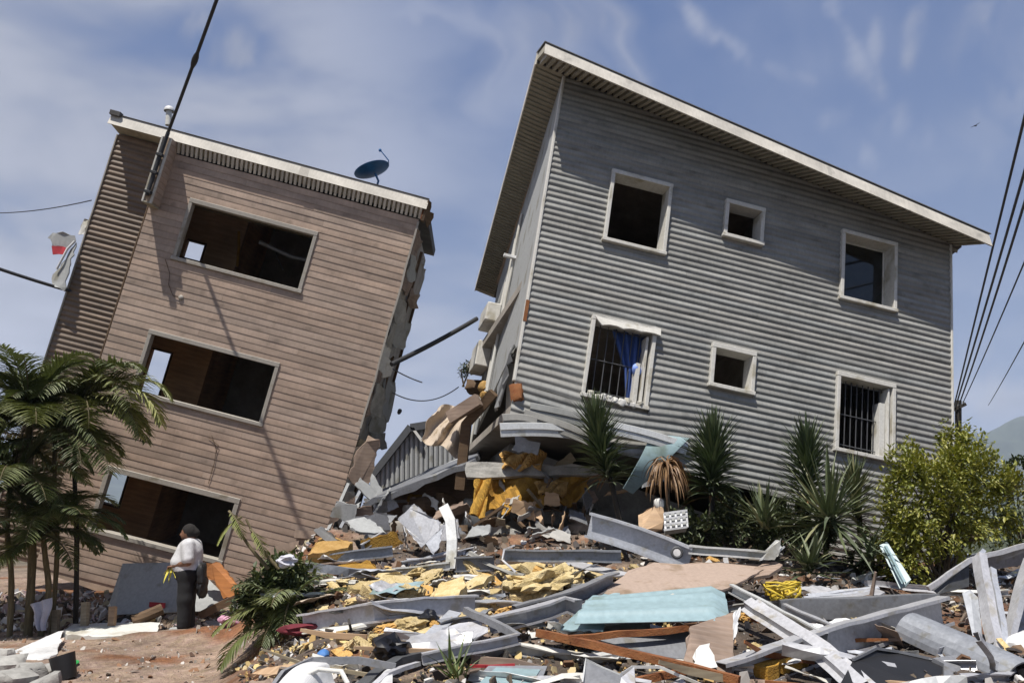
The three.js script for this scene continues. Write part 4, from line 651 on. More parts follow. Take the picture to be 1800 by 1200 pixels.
  one('insulation_drape', sheet((u, v) => bil(A(880, 800, 13.45), A(960, 790, 13.35), A(950, 822, 13.15), A(885, 825, 13.15), u, v).add(V3(0, 0.05 * Math.sin(u * 11), 0.08 * Math.sin(u * 15 + v * 6))), 20, 10, 0.03, 0.9), M.foamOrange[1], 'orange yellow insulation bundle directly under the grey house edge', 'insulation');
  one('insulation_drape', sheet((u, v) => bil(A(940, 850, 13.05), A(1000, 846, 13.05), A(990, 872, 12.85), A(950, 870, 12.85), u, v).add(V3(0, 0.03 * Math.sin(u * 11), 0.05 * Math.sin(u * 12 + v * 6))), 14, 8, 0.03, 0.9), M.foamOrange[0], 'bright yellow patch of insulation in front of the mustard blanket', 'insulation');
  one('floor_edge', plate([A(820, 812, 13.3), A(1060, 818, 13.1), A(1060, 836, 13.05), A(820, 838, 13.2)], 0.08, 0.03), M.concrete, 'grey crushed floor slab edge above the mustard insulation', 'slab');
  one('metal_scrap', plate([A(985, 700, 12.6), A(1000, 690, 12.6), A(1030, 715, 12.5), A(1010, 735, 12.5)], 0.02, 0.03), M.boardWhite, 'white splinter poking up below the barred left window', 'scrap');
  one('metal_scrap', plate([A(905, 765, 12.7), A(950, 778, 12.6), A(945, 800, 12.6), A(900, 790, 12.7)], 0.02, 0.03), M.steelDull[2], 'small grey scrap hanging under the white loose siding strip', 'scrap');
  const laths = [], blocks = [], HOL = [[680, 900, 'in the dark gap between the houses'], [780, 900, 'behind the upright white channel'], [870, 920, 'under the mustard insulation tongue'], [960, 920, 'under the mustard insulation blanket'], [1030, 920, 'behind the bolt holed channel']];
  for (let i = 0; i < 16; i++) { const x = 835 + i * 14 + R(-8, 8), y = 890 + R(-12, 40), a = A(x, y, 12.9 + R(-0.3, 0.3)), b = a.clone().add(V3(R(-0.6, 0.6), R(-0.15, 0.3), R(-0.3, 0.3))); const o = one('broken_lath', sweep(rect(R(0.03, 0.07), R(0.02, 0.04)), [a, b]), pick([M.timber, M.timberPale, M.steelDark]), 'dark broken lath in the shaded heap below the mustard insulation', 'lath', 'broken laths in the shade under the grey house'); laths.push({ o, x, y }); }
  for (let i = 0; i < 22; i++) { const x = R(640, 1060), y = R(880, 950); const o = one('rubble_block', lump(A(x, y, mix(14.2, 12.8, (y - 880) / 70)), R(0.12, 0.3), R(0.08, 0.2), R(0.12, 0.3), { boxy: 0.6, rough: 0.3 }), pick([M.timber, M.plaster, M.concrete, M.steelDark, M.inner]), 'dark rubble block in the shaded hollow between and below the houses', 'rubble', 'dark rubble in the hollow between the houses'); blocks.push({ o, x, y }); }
  lineUp(laths, 'dark broken lath', HOL); lineUp(blocks, 'dark rubble block', HOL);
  const packed = [];
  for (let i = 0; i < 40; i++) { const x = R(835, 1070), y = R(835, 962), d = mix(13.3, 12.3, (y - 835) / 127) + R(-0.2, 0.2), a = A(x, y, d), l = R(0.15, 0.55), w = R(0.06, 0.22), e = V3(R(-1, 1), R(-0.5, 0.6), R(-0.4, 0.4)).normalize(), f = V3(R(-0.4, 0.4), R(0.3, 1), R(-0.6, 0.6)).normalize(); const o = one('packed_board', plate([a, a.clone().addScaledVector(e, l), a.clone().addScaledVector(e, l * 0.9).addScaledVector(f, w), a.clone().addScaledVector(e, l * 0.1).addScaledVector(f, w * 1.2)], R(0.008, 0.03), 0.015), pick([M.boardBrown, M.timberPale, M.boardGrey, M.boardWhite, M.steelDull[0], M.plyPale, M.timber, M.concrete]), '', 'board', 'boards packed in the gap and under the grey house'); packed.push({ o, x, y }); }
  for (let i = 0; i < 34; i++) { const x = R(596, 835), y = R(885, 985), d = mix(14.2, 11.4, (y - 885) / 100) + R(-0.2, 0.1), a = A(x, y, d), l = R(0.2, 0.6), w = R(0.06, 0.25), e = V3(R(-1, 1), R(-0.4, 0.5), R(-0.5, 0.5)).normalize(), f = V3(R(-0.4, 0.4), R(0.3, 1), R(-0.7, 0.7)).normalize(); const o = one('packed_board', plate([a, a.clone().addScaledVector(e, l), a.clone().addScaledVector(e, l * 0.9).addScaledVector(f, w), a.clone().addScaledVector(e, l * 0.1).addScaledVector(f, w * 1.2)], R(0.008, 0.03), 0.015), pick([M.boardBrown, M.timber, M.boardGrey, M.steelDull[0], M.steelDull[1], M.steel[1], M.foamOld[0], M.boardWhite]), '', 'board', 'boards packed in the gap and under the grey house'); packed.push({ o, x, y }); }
  lineUp(packed, 'broken board', [[620, 900, 'at the lower right corner of the tan house'], [640, 950, 'behind the dull grey left channel'], [700, 900, 'below the sloping roof panel'], [720, 960, 'in front of the crumpled grey sheet'], [800, 940, 'beside the upright white channel'], [860, 850, 'high left under the grey house'], [960, 860, 'in the insulation under the grey house'], [1050, 860, 'behind the first spiky plant'], [860, 930, 'low left in the hollow below the grey house'], [930, 945, 'low in the middle of the hollow'], [1000, 945, 'above the flat box channel'], [1060, 930, 'beside the first spiky plant trunk']]);
  // bent sheet folding out of the broken lower wall
  one('bent_sheet', sheet((u, v) => { const a = bil(A(1212, 770, 12.5), A(1145, 762, 12.55), A(1095, 858, 12.2), A(1112, 868, 12.3), v, u); return a.add(V3(0, 0, 0.14 * Math.sin(u * 3.1) * (0.3 + v))); }, 14, 8, 0.008, 0.8), M.blue, 'pale blue bent sheet curling down from the broken grey wall', 'sheet');
  one('bent_sheet', plate([A(1138, 768, 12.62), A(1212, 775, 12.6), A(1205, 815, 12.6), A(1160, 850, 12.5), A(1128, 858, 12.5)], 0.01, 0.02), M.steelDull[0], 'dark blue grey sheet behind the pale blue bent sheet', 'sheet');
  one('ceiling_panel', plate([A(1085, 752, 12.75), A(1210, 788, 12.7), A(1200, 806, 12.65), A(1100, 792, 12.65)], 0.02), M.boardGrey, 'blue grey panel showing under the lifted lower siding', 'panel');
}

// ================= the rubble heap =================
const S_ = (i) => M.steel[i % 4];
function beam(name, label, cat, pts, outline, m, { up = V3(0, 1, 0), n = 0, twist = null, scale = null, bend = 0, group } = {}) {
  let p = pts.map(pt); if (n && p.length === 2) p = lineOf(p[0], p[1], n, (t) => V3(0, bend * Math.sin(t * Math.PI), 0));
  else if (!scale) { const q = [p[0]], sd = rnd() * 50; for (let i = 1; i < p.length; i++) { const L = p[i].distanceTo(p[i - 1]), m2 = Math.max(1, Math.min(8, Math.round(L / 0.18))); for (let k = 1; k <= m2; k++) { const r = p[i - 1].clone().lerp(p[i], k / m2); if (k < m2) r.add(V3(0.012 * (rnd() - 0.5), 0.014 * (rnd() - 0.5), 0.012 * (rnd() - 0.5))); q.push(r); } } p = q; if (!twist) twist = (t) => 0.22 * (vnoise(t * 4, sd) - 0.5); }
  return one(name, sweep(outline, p, up, { twist, scale }), m, label, cat, group);
}
const panel = (name, label, cat, l, th, m, j = 0.02, group) => one(name, plate(l.map(pt), th, j), m, label, cat, group);
const C1 = chan(0.10, 0.20, 0.004, 0.025), C2 = chan(0.07, 0.14, 0.004, 0.02), C3 = chan(0.05, 0.09, 0.003, 0.015), Z = V3(0, 0, 1);
// --- big steel members, near to far
beam('steel_channel', 'long deep steel channel slanting up to the right across the lower right heap', 'steel channel', [[1270, 1196, 6.6], [1460, 1130, 7.3], [1664, 1072, 8.2]], chan(0.12, 0.26, 0.005, 0.03), S_(1));
beam('steel_channel', 'dark inward facing steel channel meeting the long slanted one at its top', 'steel channel', [[1372, 1072, 8.6], [1650, 1062, 8.45]], chan(-0.12, 0.2, 0.005, 0.03), M.steelDull[0]);
beam('steel_channel', 'short steel brace inside the steel triangle on the right heap', 'steel channel', [[1378, 1068, 8.4], [1492, 1120, 7.7]], C3, S_(0));
beam('steel_track', 'ribbed steel track running down to the bottom edge below the white strip', 'steel track', [[1318, 1062, 7.9], [1440, 1140, 6.9], [1520, 1212, 6.3]], hat(0.20, 0.05), S_(3), { up: V3(-0.3, 0.7, 0.6) });
beam('steel_strip', 'narrow white steel strip leaning diagonally beside the pale blue sheet', 'steel strip', [[1285, 1034, 8.3], [1452, 1122, 7.2]], chan(0.05, 0.09, 0.004, 0.015), M.steelWhite);
panel('ribbed_sheet', 'flat grey ribbed sheet lying behind the steel triangle', 'sheet', [[1388, 1062, 9], [1470, 1040, 9.3], [1530, 1030, 9.3], [1556, 1040, 9], [1530, 1056, 8.8], [1400, 1068, 8.7]], 0.02, S_(1), 0);
for (let i = 0; i < 4; i++) beam('sheet_rib', ['nearest', 'second', 'third', 'farthest'][i] + ' raised rib on the flat grey sheet behind the steel triangle', 'rib', [[1402 + i * 6, 1063 - i * 5, 8.85 + i * 0.12], [1530 + i * 5, 1053 - i * 6, 8.9 + i * 0.12]], hat(0.09, 0.02), S_(2), { up: V3(0, 1, 0.4) });
// galvanised plate with a bolt hole
{
  const t = thing('steel_channel', 'wide galvanised channel with a round bolt hole topping the heap', 'steel channel', A(1120, 950, 10));
  const a = A(1034, 922, 10.2), b = A(1212, 985, 9.7); obj('web', into(sweep(chan(0.09, 0.3, 0.005, 0.03), lineOf(a, b, 5, (s) => V3(0, 0.03 * Math.sin(s * 3), 0)), V3(0, 1, 0)), t), S_(2), t);
  const r = new THREE.TorusGeometry(0.055, 0.018, 8, 20); r.translate(...A(1190, 971, 9.68).toArray()); obj('bolt_ring', into(uvMetric(r), t), M.steelDark, t);
  const k = new THREE.CylinderGeometry(0.042, 0.042, 0.012, 16); k.rotateX(Math.PI / 2); k.translate(...A(1190, 971, 9.67).toArray()); obj('bolt_plug', into(uvMetric(k), t), M.white, t);
}
beam('steel_channel', 'straight box channel lying flat left of the bolt holed channel', 'steel channel', [[884, 975, 10], [1092, 978, 9.9]], C2, M.steelDull[2]);
beam('steel_strap', 'bent strap end hooked round the left end of the flat box channel', 'strap', [[905, 958, 9.9], [886, 966, 9.9], [884, 985, 9.85], [908, 1006, 9.7]], rect(0.02, 0.05), S_(3), { up: Z });
beam('steel_channel', 'bright white channel right of the bolt hole with a torn upturned tip', 'steel channel', [[1212, 965, 9.7], [1300, 972, 9.5], [1350, 976, 9.4], [1372, 955, 9.4]], chan(0.12, 0.10, 0.004, 0.02), M.steelWhite);
panel('steel_flange', 'upturned torn steel tab at the end of the bright white channel', 'tab', [[1335, 985, 9.3], [1355, 962, 9.3], [1374, 946, 9.3], [1372, 968, 9.3], [1362, 984, 9.3]], 0.008, M.steelWhite, 0.01);
panel('steel_sheet', 'small tilted galvanised sheet amid the foam in the middle of the heap', 'sheet', [[988, 990, 0.15], [1012, 985, 0.15], [1114, 1008, 0.2], [1080, 1012, 0.15]], 0.01, S_(3), 0);
beam('steel_channel', 'dark blue grey channel rising to the right in the heap centre', 'steel channel', [[905, 1078, 8.3], [1000, 1052, 8.5], [1084, 1018, 9]], chan(0.11, 0.15, 0.004, 0.02), M.steelDull[1]);
beam('steel_channel', 'pale bent channel left below the dark blue grey channel', 'steel channel', [[862, 1098, 7.6], [930, 1082, 7.7], [995, 1062, 7.9], [1016, 1068, 7.8]], chan(0.11, 0.14, 0.004, 0.02), S_(1));
beam('steel_channel', 'long light grey channel stretching left from the heap to the fallen shrub', 'steel channel', [[527, 1096, 0.14], [655, 1076, 0.18], [745, 1066, 0.16], [838, 1062, 0.15]], chan(0.08, 0.19, 0.004, 0.02), S_(3));
panel('crushed_flange', 'white crumpled strip under the left end of the long light grey channel', 'strip', [[500, 1108, 0.05], [560, 1106, 0.08], [665, 1088, 0.1], [672, 1096, 0.06], [565, 1118, 0.03]], 0.012, M.boardWhite, 0.015);
beam('steel_channel', 'bright horizontal channel at the back left below the crumpled sheet', 'steel channel', [[545, 1014, 11], [650, 1010, 10.8], [792, 994, 10.6]], chan(0.10, 0.10, 0.004, 0.02), M.steelWhite);
beam('steel_channel', 'upright white channel curving up from the bright horizontal channel', 'steel channel', [[792, 1000, 10.6], [795, 950, 10.7], [792, 915, 10.8], [780, 890, 10.9]], chan(0.06, 0.13, 0.004, 0.02), M.steelWhite, { up: V3(1, 0, 0.2) });
beam('steel_channel', 'dull grey channel above the bright horizontal channel on the left', 'steel channel', [[556, 985, 11.2], [690, 968, 11.4]], C2, M.steelDull[2]);
beam('steel_channel', 'brownish box section lying behind the dull grey left channel', 'steel channel', [[560, 1000, 11.1], [660, 992, 11.1]], C2, M.boardBrown);
beam('steel_channel', 'thin grey angle bar propped up towards the crumpled sheet', 'angle bar', [[636, 962, 11.5], [672, 940, 11.7]], C3, S_(1));
beam('steel_channel', 'rust streaked flat channel right of the upright white channel', 'steel channel', [[800, 992, 10.5], [868, 990, 10.4]], chan(0.08, 0.18, 0.004, 0.02), M.steelDull[0]);
panel('crumpled_steel', 'crumpled grey sheet standing on edge in the dark hollow', 'sheet', [[699, 912, 11.6], [728, 885, 11.6], [752, 905, 11.5], [775, 918, 11.5], [770, 935, 11.4], [740, 962, 11.4], [722, 940, 11.5]], 0.012, S_(0), 0.01);
panel('crumpled_steel', 'shaded lower fold of the crumpled grey sheet', 'sheet', [[748, 955, 11.4], [778, 926, 11.4], [772, 962, 11.3], [762, 975, 11.3]], 0.012, S_(2), 0.01);
panel('plasterboard', 'dark dusty plasterboard slab left of the crumpled grey sheet', 'plasterboard', [[606, 915, 12], [640, 908, 12.2], [668, 925, 12], [680, 938, 11.8], [625, 932, 11.7]], 0.03, M.boardGrey, 0.02);
// twisted frame in the lower middle
beam('twisted_channel', 'lower edge of the twisted steel frame pointing right in the lower middle', 'steel frame', [[742, 1158, 6.9], [820, 1140, 7], [912, 1122, 7.2]], chan(0.06, 0.09, 0.004, 0.015), S_(1));
beam('twisted_channel', 'upper edge of the twisted steel frame folding back over the heap', 'steel frame', [[912, 1120, 7.25], [868, 1095, 7.5], [818, 1072, 7.9]], chan(0.05, 0.06, 0.003, 0.012), M.steelDull[1]);
panel('twisted_web', 'flattened steel web between the arms of the twisted frame', 'steel web', [[700, 1150, 7.2], [790, 1100, 7.7], [840, 1090, 7.8], [858, 1110, 7.5], [800, 1135, 7.2], [745, 1150, 7.1]], 0.008, S_(3), 0.03);
beam('steel_channel', 'flat galvanised strip rising from the black plastic to the foam', 'steel strip', [[735, 1140, 7.5], [770, 1105, 8], [800, 1075, 8.5]], rect(0.13, 0.012), S_(2), { up: V3(0, 0.8, 0.6) });
beam('car_pillar', 'dark glossy curved trim bar at the bottom left of the heap', 'trim bar', [[628, 1215, 6.2], [660, 1185, 6.5], [700, 1160, 6.8], [740, 1150, 7]], rect(0.09, 0.05), M.steelDark);
beam('car_pillar', 'silver curved strip just below the dark glossy trim bar', 'trim bar', [[640, 1222, 6.1], [680, 1185, 6.3], [735, 1166, 6.6]], rect(0.05, 0.03), S_(3));
// white moulded tub at the bottom edge
{
  const t = thing('white_tub', 'white moulded tub with grey rim half buried at the bottom edge', 'tub', A(600, 1210, 6.4));
  const a = A(478, 1214, 5.9), b = A(550, 1162, 6.3), c = A(690, 1176, 6.4), e = A(690, 1225, 5.7);
  obj('shell', into(sheet((u, v) => bil(a, b, c, e, v, u).add(V3(0, 0.05 * Math.sin(v * Math.PI) * Math.cos(u * 2.2) - 0.14 * sstep(0.18, 0.3, u) * sstep(0.95, 0.7, u) * sstep(0.1, 0.3, v), 0)), 30, 20, 0.012, 0.9), t), M.white, t);
  obj('rim', into(sweep(rect(0.03, 0.05), [A(474, 1216, 5.88), A(498, 1184, 6.1), A(548, 1161, 6.3), A(630, 1160, 6.4), A(695, 1172, 6.42)]), t), M.steelDull[1], t);
  obj('inner_rim', into(tube([A(515, 1196, 6.0), A(560, 1176, 6.1), A(600, 1180, 6.05), A(612, 1203, 5.9)], 0.018, 6), t), M.boardWhite, t);
}
one('plastic_bag', lump(G(688, 1142, 0.16), 0.17, 0.10, 0.16, { rough: 0.6, freq: 2.4, detail: 1, angle: 0.5 }), M.bag, 'crumpled black plastic bag above the white tub', 'bag');
one('plastic_bag', lump(G(752, 1088, 0.1), 0.09, 0.08, 0.09, { rough: 0.6, freq: 2.4, detail: 1, angle: 0.5 }), M.bag, 'small black plastic bag on the foam below the light grey channel', 'bag');
// --- pale blue roofing sheet
{
  const a = A(1048, 1056, 8.1), b = A(1272, 1032, 8.0), c = A(1284, 1096, 7.1), d = A(1010, 1102, 7.2);
  const f = (u, v) => bil(a, b, c, d, u, v).add(V3(0, 0.075 * Math.sin(v * Math.PI * 0.9) + 0.03 * Math.pow(Math.abs(Math.sin(v * 9.5)), 8) - 0.07 * sstep(0.9, 1, u), 0));
  one('roofing_sheet', sheet(f, 20, 72, 0.006, 0.6), M.blue, 'large pale blue ribbed roofing sheet draped over the heap', 'roofing sheet');
  panel('roofing_sheet', 'smaller blue sheet under the left end of the pale blue roofing', 'sheet', [[985, 1106, 7.3], [1042, 1046, 8.3], [1090, 1042, 8.3], [1060, 1108, 7.2]], 0.01, M.blue, 0.01);
}
panel('roofing_strip', 'narrow pale blue roofing strip standing below the spiky plants', 'roofing strip', [[1546, 958, 10.6], [1560, 952, 10.6], [1602, 1018, 10.2], [1592, 1032, 10.2], [1582, 1034, 10.2]], 0.012, M.blue, 0);
beam('roofing_strip', 'raised seam on the narrow pale blue roofing strip', 'seam', [[1557, 962, 10.55], [1590, 1026, 10.12]], hat(0.06, 0.03), M.blue, { up: Z });
// --- boards
panel('plasterboard', 'large pinkish dusty plasterboard behind the pale blue roofing', 'plasterboard', [[1048, 1050, 8.7], [1100, 1008, 9.4], [1150, 988, 9.6], [1365, 992, 9.5], [1330, 1008, 9.1], [1270, 1036, 8.5], [1120, 1050, 8.4]], 0.02, M.board, 0.02);
panel('bent_bark_board', 'curled brown board above the right end of the blue roofing', 'board', [[1310, 1005, 9.3], [1350, 988, 9.4], [1376, 992, 9.3], [1352, 1010, 9.1], [1316, 1022, 9]], 0.03, M.boardBrown, 0.03);
beam('timber_bar', 'long rusty orange timber bar sloping down right below the blue roofing', 'timber bar', [[945, 1112, 7.2], [1080, 1142, 6.8], [1300, 1196, 6.3]], rect(0.06, 0.06), M.rusty);
beam('timber_bar', 'shorter rusty bar directly under the blue roofing edge', 'timber bar', [[1000, 1122, 7], [1130, 1112, 7.1], [1240, 1100, 7.2]], rect(0.05, 0.05), M.rusty);
panel('black_sheet', 'dark grey panel in the opening between the two rusty bars', 'panel', [[1040, 1122, 7.2], [1225, 1106, 7.3], [1215, 1160, 7], [1150, 1152, 7]], 0.02, M.steelDull[0], 0.01);
panel('veneer_panel', 'weathered brown veneer panel with torn paper under the blue sheet', 'panel', [[1214, 1100, 7], [1300, 1072, 7.3], [1284, 1196, 6.5], [1198, 1168, 6.6]], 0.015, M.boardBrown, 0.015);
panel('torn_paper', 'torn white paper scrap stuck on the brown veneer panel', 'paper', [[1230, 1134, 6.78], [1248, 1130, 6.78], [1262, 1172, 6.55], [1215, 1172, 6.55]], 0.004, M.boardWhite, 0.02);
panel('torn_paper', 'white strip of paper along the right edge of the veneer panel', 'paper', [[1290, 1076, 7.2], [1302, 1066, 7.3], [1296, 1110, 7], [1290, 1124, 6.9]], 0.004, M.white, 0.01);
// folded steel at the very bottom
panel('folded_steel', 'dark folded steel plate with a bright edge at the bottom centre', 'steel plate', [[1022, 1210, 6.1], [1030, 1160, 6.4], [1095, 1185, 6.2], [1100, 1215, 6]], 0.01, M.steelDull[0], 0);
panel('folded_steel', 'grey folded steel cap standing at the bottom centre', 'steel plate', [[1088, 1215, 6], [1092, 1190, 6.1], [1115, 1172, 6.3], [1118, 1215, 6]], 0.01, S_(3), 0);
beam('folded_edge', 'pale raised lip of the folded steel at the bottom centre', 'steel lip', [[1024, 1200, 6.1], [1030, 1159, 6.4], [1090, 1186, 6.2], [1112, 1172, 6.3], [1160, 1172, 6.3], [1240, 1206, 6.1]], rect(0.012, 0.02), M.steelWhite);
panel('blue_board', 'pale blue board with a dark edge at the bottom left of centre', 'board', [[842, 1200, 6.5], [872, 1172, 6.8], [950, 1176, 6.8], [930, 1206, 6.4]], 0.015, M.blue, 0);
panel('blue_board', 'grey frame round the pale blue board at the bottom', 'frame', [[826, 1204, 6.55], [860, 1168, 6.9], [962, 1170, 6.9], [945, 1212, 6.4]], 0.012, M.steelDull[2], 0);
beam('red_batten', 'thin red batten just above the small pale blue board', 'batten', [[825, 1170, 6.9], [905, 1168, 6.9]], rect(0.03, 0.02), M.red);
// dark cabinet, gutter and studs on the right
{
  const t = thing('black_cabinet', 'black overturned cabinet with a grey end at the bottom right', 'cabinet', A(1570, 1215, 6.4));
  obj('panel', into(plate([A(1470, 1215, 6.2), A(1500, 1160, 6.6), A(1540, 1140, 6.8), A(1580, 1146, 6.9), A(1662, 1164, 6.9), A(1665, 1215, 6.4)], 0.04), t), M.black, t);
  obj('end_cap', into(plate([A(1640, 1156, 6.85), A(1682, 1150, 7.0), A(1690, 1162, 6.9), A(1686, 1215, 6.4), A(1660, 1215, 6.3), A(1660, 1166, 6.8)], 0.06), t), M.steelDull[1], t);
  obj('top_edge', into(sweep(rect(0.02, 0.02), [A(1500, 1159, 6.58), A(1540, 1139, 6.78), A(1580, 1145, 6.88), A(1662, 1163, 6.88)]), t), M.steelDull[0], t);
}
{ const n = 12, half = Array.from({ length: n + 1 }, (_, i) => { const a = Math.PI * (1 + i / n); return [0.2 * Math.cos(a), 0.2 * Math.sin(a)]; }), inn = half.map(([a, b]) => [a * 0.94, b * 0.94]).reverse(); beam('gutter', 'grey half round gutter sloping down to the right bottom corner', 'gutter', [[1600, 1116, 7.7], [1700, 1160, 7.2], [1800, 1208, 6.7]], [...half, ...inn].map(([a, b]) => [a, -b]), M.steelDull[2]); }
beam('gutter_lip', 'thin rusty bar along the upper edge of the grey gutter', 'bar', [[1612, 1108, 7.8], [1790, 1196, 6.9]], rect(0.03, 0.03), M.rusty);
beam('steel_stud', 'tall pale steel stud standing at the right of the heap', 'steel stud', [[1752, 1150, 7.7], [1722, 978, 8.5]], chan(0.08, 0.12, 0.004, 0.02), S_(3), { up: Z });
beam('steel_stud', 'shorter steel stud right beside the tall pale stud', 'steel stud', [[1768, 1150, 7.8], [1742, 1002, 8.5]], chan(0.06, 0.09, 0.004, 0.02), S_(2), { up: Z });
beam('steel_stud', 'leaning steel stud at the right edge crossing behind the tall stud', 'steel stud', [[1764, 1148, 8], [1812, 980, 8.6]], chan(0.06, 0.12, 0.004, 0.02), S_(1), { up: Z });
beam('steel_stud', 'dull plate filling the corner behind the leaning right stud', 'steel plate', [[1790, 1150, 8.3], [1820, 1020, 8.8]], rect(0.3, 0.01), M.steelDull[1], { up: Z });
panel('gusset_plate', 'grey gusset plate with a hole left of the tall pale stud', 'gusset plate', [[1692, 1042, 8.3], [1706, 1036, 8.3], [1720, 1050, 8.2], [1726, 1100, 8], [1730, 1150, 7.8], [1718, 1148, 7.8]], 0.012, M.steelDull[2], 0);
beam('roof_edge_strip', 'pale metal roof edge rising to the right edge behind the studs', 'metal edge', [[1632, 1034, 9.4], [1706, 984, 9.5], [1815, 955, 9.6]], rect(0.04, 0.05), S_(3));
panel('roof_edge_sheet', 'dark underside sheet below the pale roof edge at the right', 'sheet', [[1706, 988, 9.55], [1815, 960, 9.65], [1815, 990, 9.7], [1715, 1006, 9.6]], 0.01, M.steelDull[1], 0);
panel('roof_edge_sheet', 'black panel coloured as shade under the left end of the pale roof edge', 'sheet', [[1640, 1036, 9.5], [1704, 990, 9.55], [1704, 1030, 9.5], [1650, 1044, 9.4]], 0.01, M.steelDark, 0);  // dark steel colour stands in for the shade beneath the roof edge
one('white_basin', lump(A(1802, 1136, 7.8), 0.17, 0.12, 0.14, { boxy: 0.7, rough: 0.15, detail: 1 }), M.white, 'white moulded basin at the right edge beside the studs', 'basin');
beam('plastic_surround', 'white plastic frame lying at the right bottom edge', 'frame', [[1830, 1172, 7.2], [1768, 1178, 7.3], [1820, 1204, 6.9]], rect(0.05, 0.06), M.white);
beam('steel_bar', 'flat steel bar on the red soil left of the gutter end', 'bar', [[1680, 1112, 8.1], [1745, 1146, 7.6]], rect(0.10, 0.015), S_(2));
beam('yellow_strap', 'twisted yellow strap at the foot of the studs', 'strap', [[1756, 1122, 7.7], [1772, 1140, 7.6], [1765, 1152, 7.5], [1784, 1164, 7.4]], rect(0.05, 0.01), M.foam[3]);
// tangle of yellow straps
for (let k = 0; k < 5; k++) { const c = A(1362 + k * 9, 1048 - (k % 2) * 6, 8.7), p = Array.from({ length: 15 }, (_, i) => c.clone().add(V3(0.16 * Math.cos(i * 0.9 + k) * (0.6 + 0.4 * Math.sin(k)), 0.07 * Math.sin(i * 0.7 + k * 2) + 0.04, 0.12 * Math.sin(i * 0.9 + k)))); one('yellow_strap', tube(p, 0.012, 5), M.yellow, ORD[k] + ' yellow strap loop from the left in the tangle behind the steel triangle', 'strap', 'tangle of yellow straps'); }
// grid crate and peach board under the plants
{ const t = thing('wire_crate', 'white gridded crate below the dead brown plant', 'crate', A(1190, 930, 11)); obj('backing', into(plate([A(1168, 902, 11), A(1206, 897, 11), A(1208, 926, 10.9), A(1170, 932, 10.9)], 0.14), t), M.boardGrey, t); for (let i = 0; i < 5; i++) obj('bar', into(sweep(rect(0.025, 0.02), [A(1168 + i * 9.6, 902 - i * 1.2, 10.97), A(1170 + i * 9.6, 932 - i * 1.4, 10.87)], Z), t), M.white, t); for (let i = 0; i < 4; i++) obj('bar', into(sweep(rect(0.02, 0.025), [A(1167, 902 + i * 9.8, 10.95 - i * 0.03), A(1208, 896.5 + i * 9.8, 10.95 - i * 0.03)]), t), M.white, t); }
panel('peach_board', 'peach coloured broken board under the first spiky plant', 'board', [[1122, 905, 11.2], [1150, 890, 11.2], [1166, 892, 11.1], [1164, 930, 11], [1128, 932, 11]], 0.03, M.plyPale, 0.03);
one('plaster_lump', lump(A(1158, 886, 11.2), 0.07, 0.08, 0.06), M.boardWhite, 'white plaster lump on top of the peach board', 'plaster');
// --- insulation foam
const foamSpots = [[642, 1038, 22], [665, 1045, 26], [690, 1035, 30], [622, 1060, 12], [720, 1048, 20], [742, 1042, 18], [680, 1010, 14], [705, 1022, 16], [755, 1020, 15], [730, 1012, 12], [835, 1030, 22], [855, 1022, 18], [868, 1042, 14], [840, 1012, 15], [900, 1008, 20], [925, 1002, 22], [950, 1012, 24], [975, 1020, 26], [1000, 1024, 24], [930, 1035, 26], [955, 1045, 22], [915, 1050, 18], [1015, 1030, 18], [885, 1080, 14], [860, 1068, 16], [848, 1078, 12], [880, 1062, 10], [700, 1100, 20], [725, 1105, 22], [680, 1110, 14], [745, 1112, 16], [710, 1120, 14], [640, 1135, 16], [615, 1142, 16], [660, 1128, 14], [600, 1150, 12], [820, 1090, 14], [800, 1098, 12], [1060, 985, 14], [1085, 982, 10], [1120, 1000, 9], [1255, 985, 9], [1480, 1108, 16], [1500, 1112, 14], [1510, 1100, 10], [1460, 1112, 10], [1345, 1150, 16], [1370, 1160, 14], [1330, 1142, 10], [552, 1078, 9], [565, 1072, 9], [1030, 1000, 12], [1045, 1012, 12], [770, 1105, 12], [605, 1025, 10], [588, 1032, 10], [1295, 1190, 8], [1270, 1196, 8], [1685, 1072, 8], [1310, 1088, 10]];
const foams = []; foamSpots.forEach(([x, y, s], i) => { const p = G(x, y, 0.02), k = s / FOCAL * -p.z * 1.15; p.y += k * 0.25; const fe = V3(1, R(-0.5, 0.5), R(-0.4, 0.4)).normalize(), ff = V3(R(-0.3, 0.3), R(0.1, 0.7), -1).normalize(), pg = [0.1, 1.2, 2.1, 3.3, 4.4, 5.4].map((t) => p.clone().addScaledVector(fe, Math.cos(t) * k * R(0.9, 1.5)).addScaledVector(ff, Math.sin(t) * k * R(0.6, 1.1)));
  const o = one('foam_chunk', i % 5 < 3 ? plate(pg, k * R(0.25, 0.6), k * 0.16) : lump(p, k * R(0.8, 1.5), k * R(0.35, 0.7), k * R(0.7, 1.2), { boxy: R(0.2, 0.8), rough: R(0.4, 0.75), freq: R(1.8, 3.2), detail: s > 13 ? 2 : 1, angle: 0.4, torn: 0.26, tilt: R(-0.7, 0.7) }), i % 6 === 5 ? M.foamOrange[i % 2] : M.foam[i % 4], 'broken yellow insulation foam chunk scattered over the rubble heap', 'foam chunk', 'yellow foam chunks on the heap'); foams.push({ o, x, y }); });
lineUp(foams, 'yellow foam chunk', MARKS);
one('foam_slab', plate([A(752, 1054, 9), A(772, 1026, 9.4), A(815, 1012, 9.5), A(818, 1030, 9.2), A(800, 1050, 8.9)], 0.14, 0.015), M.foam[3], 'flat pale yellow foam slab above the long light grey channel', 'foam slab');
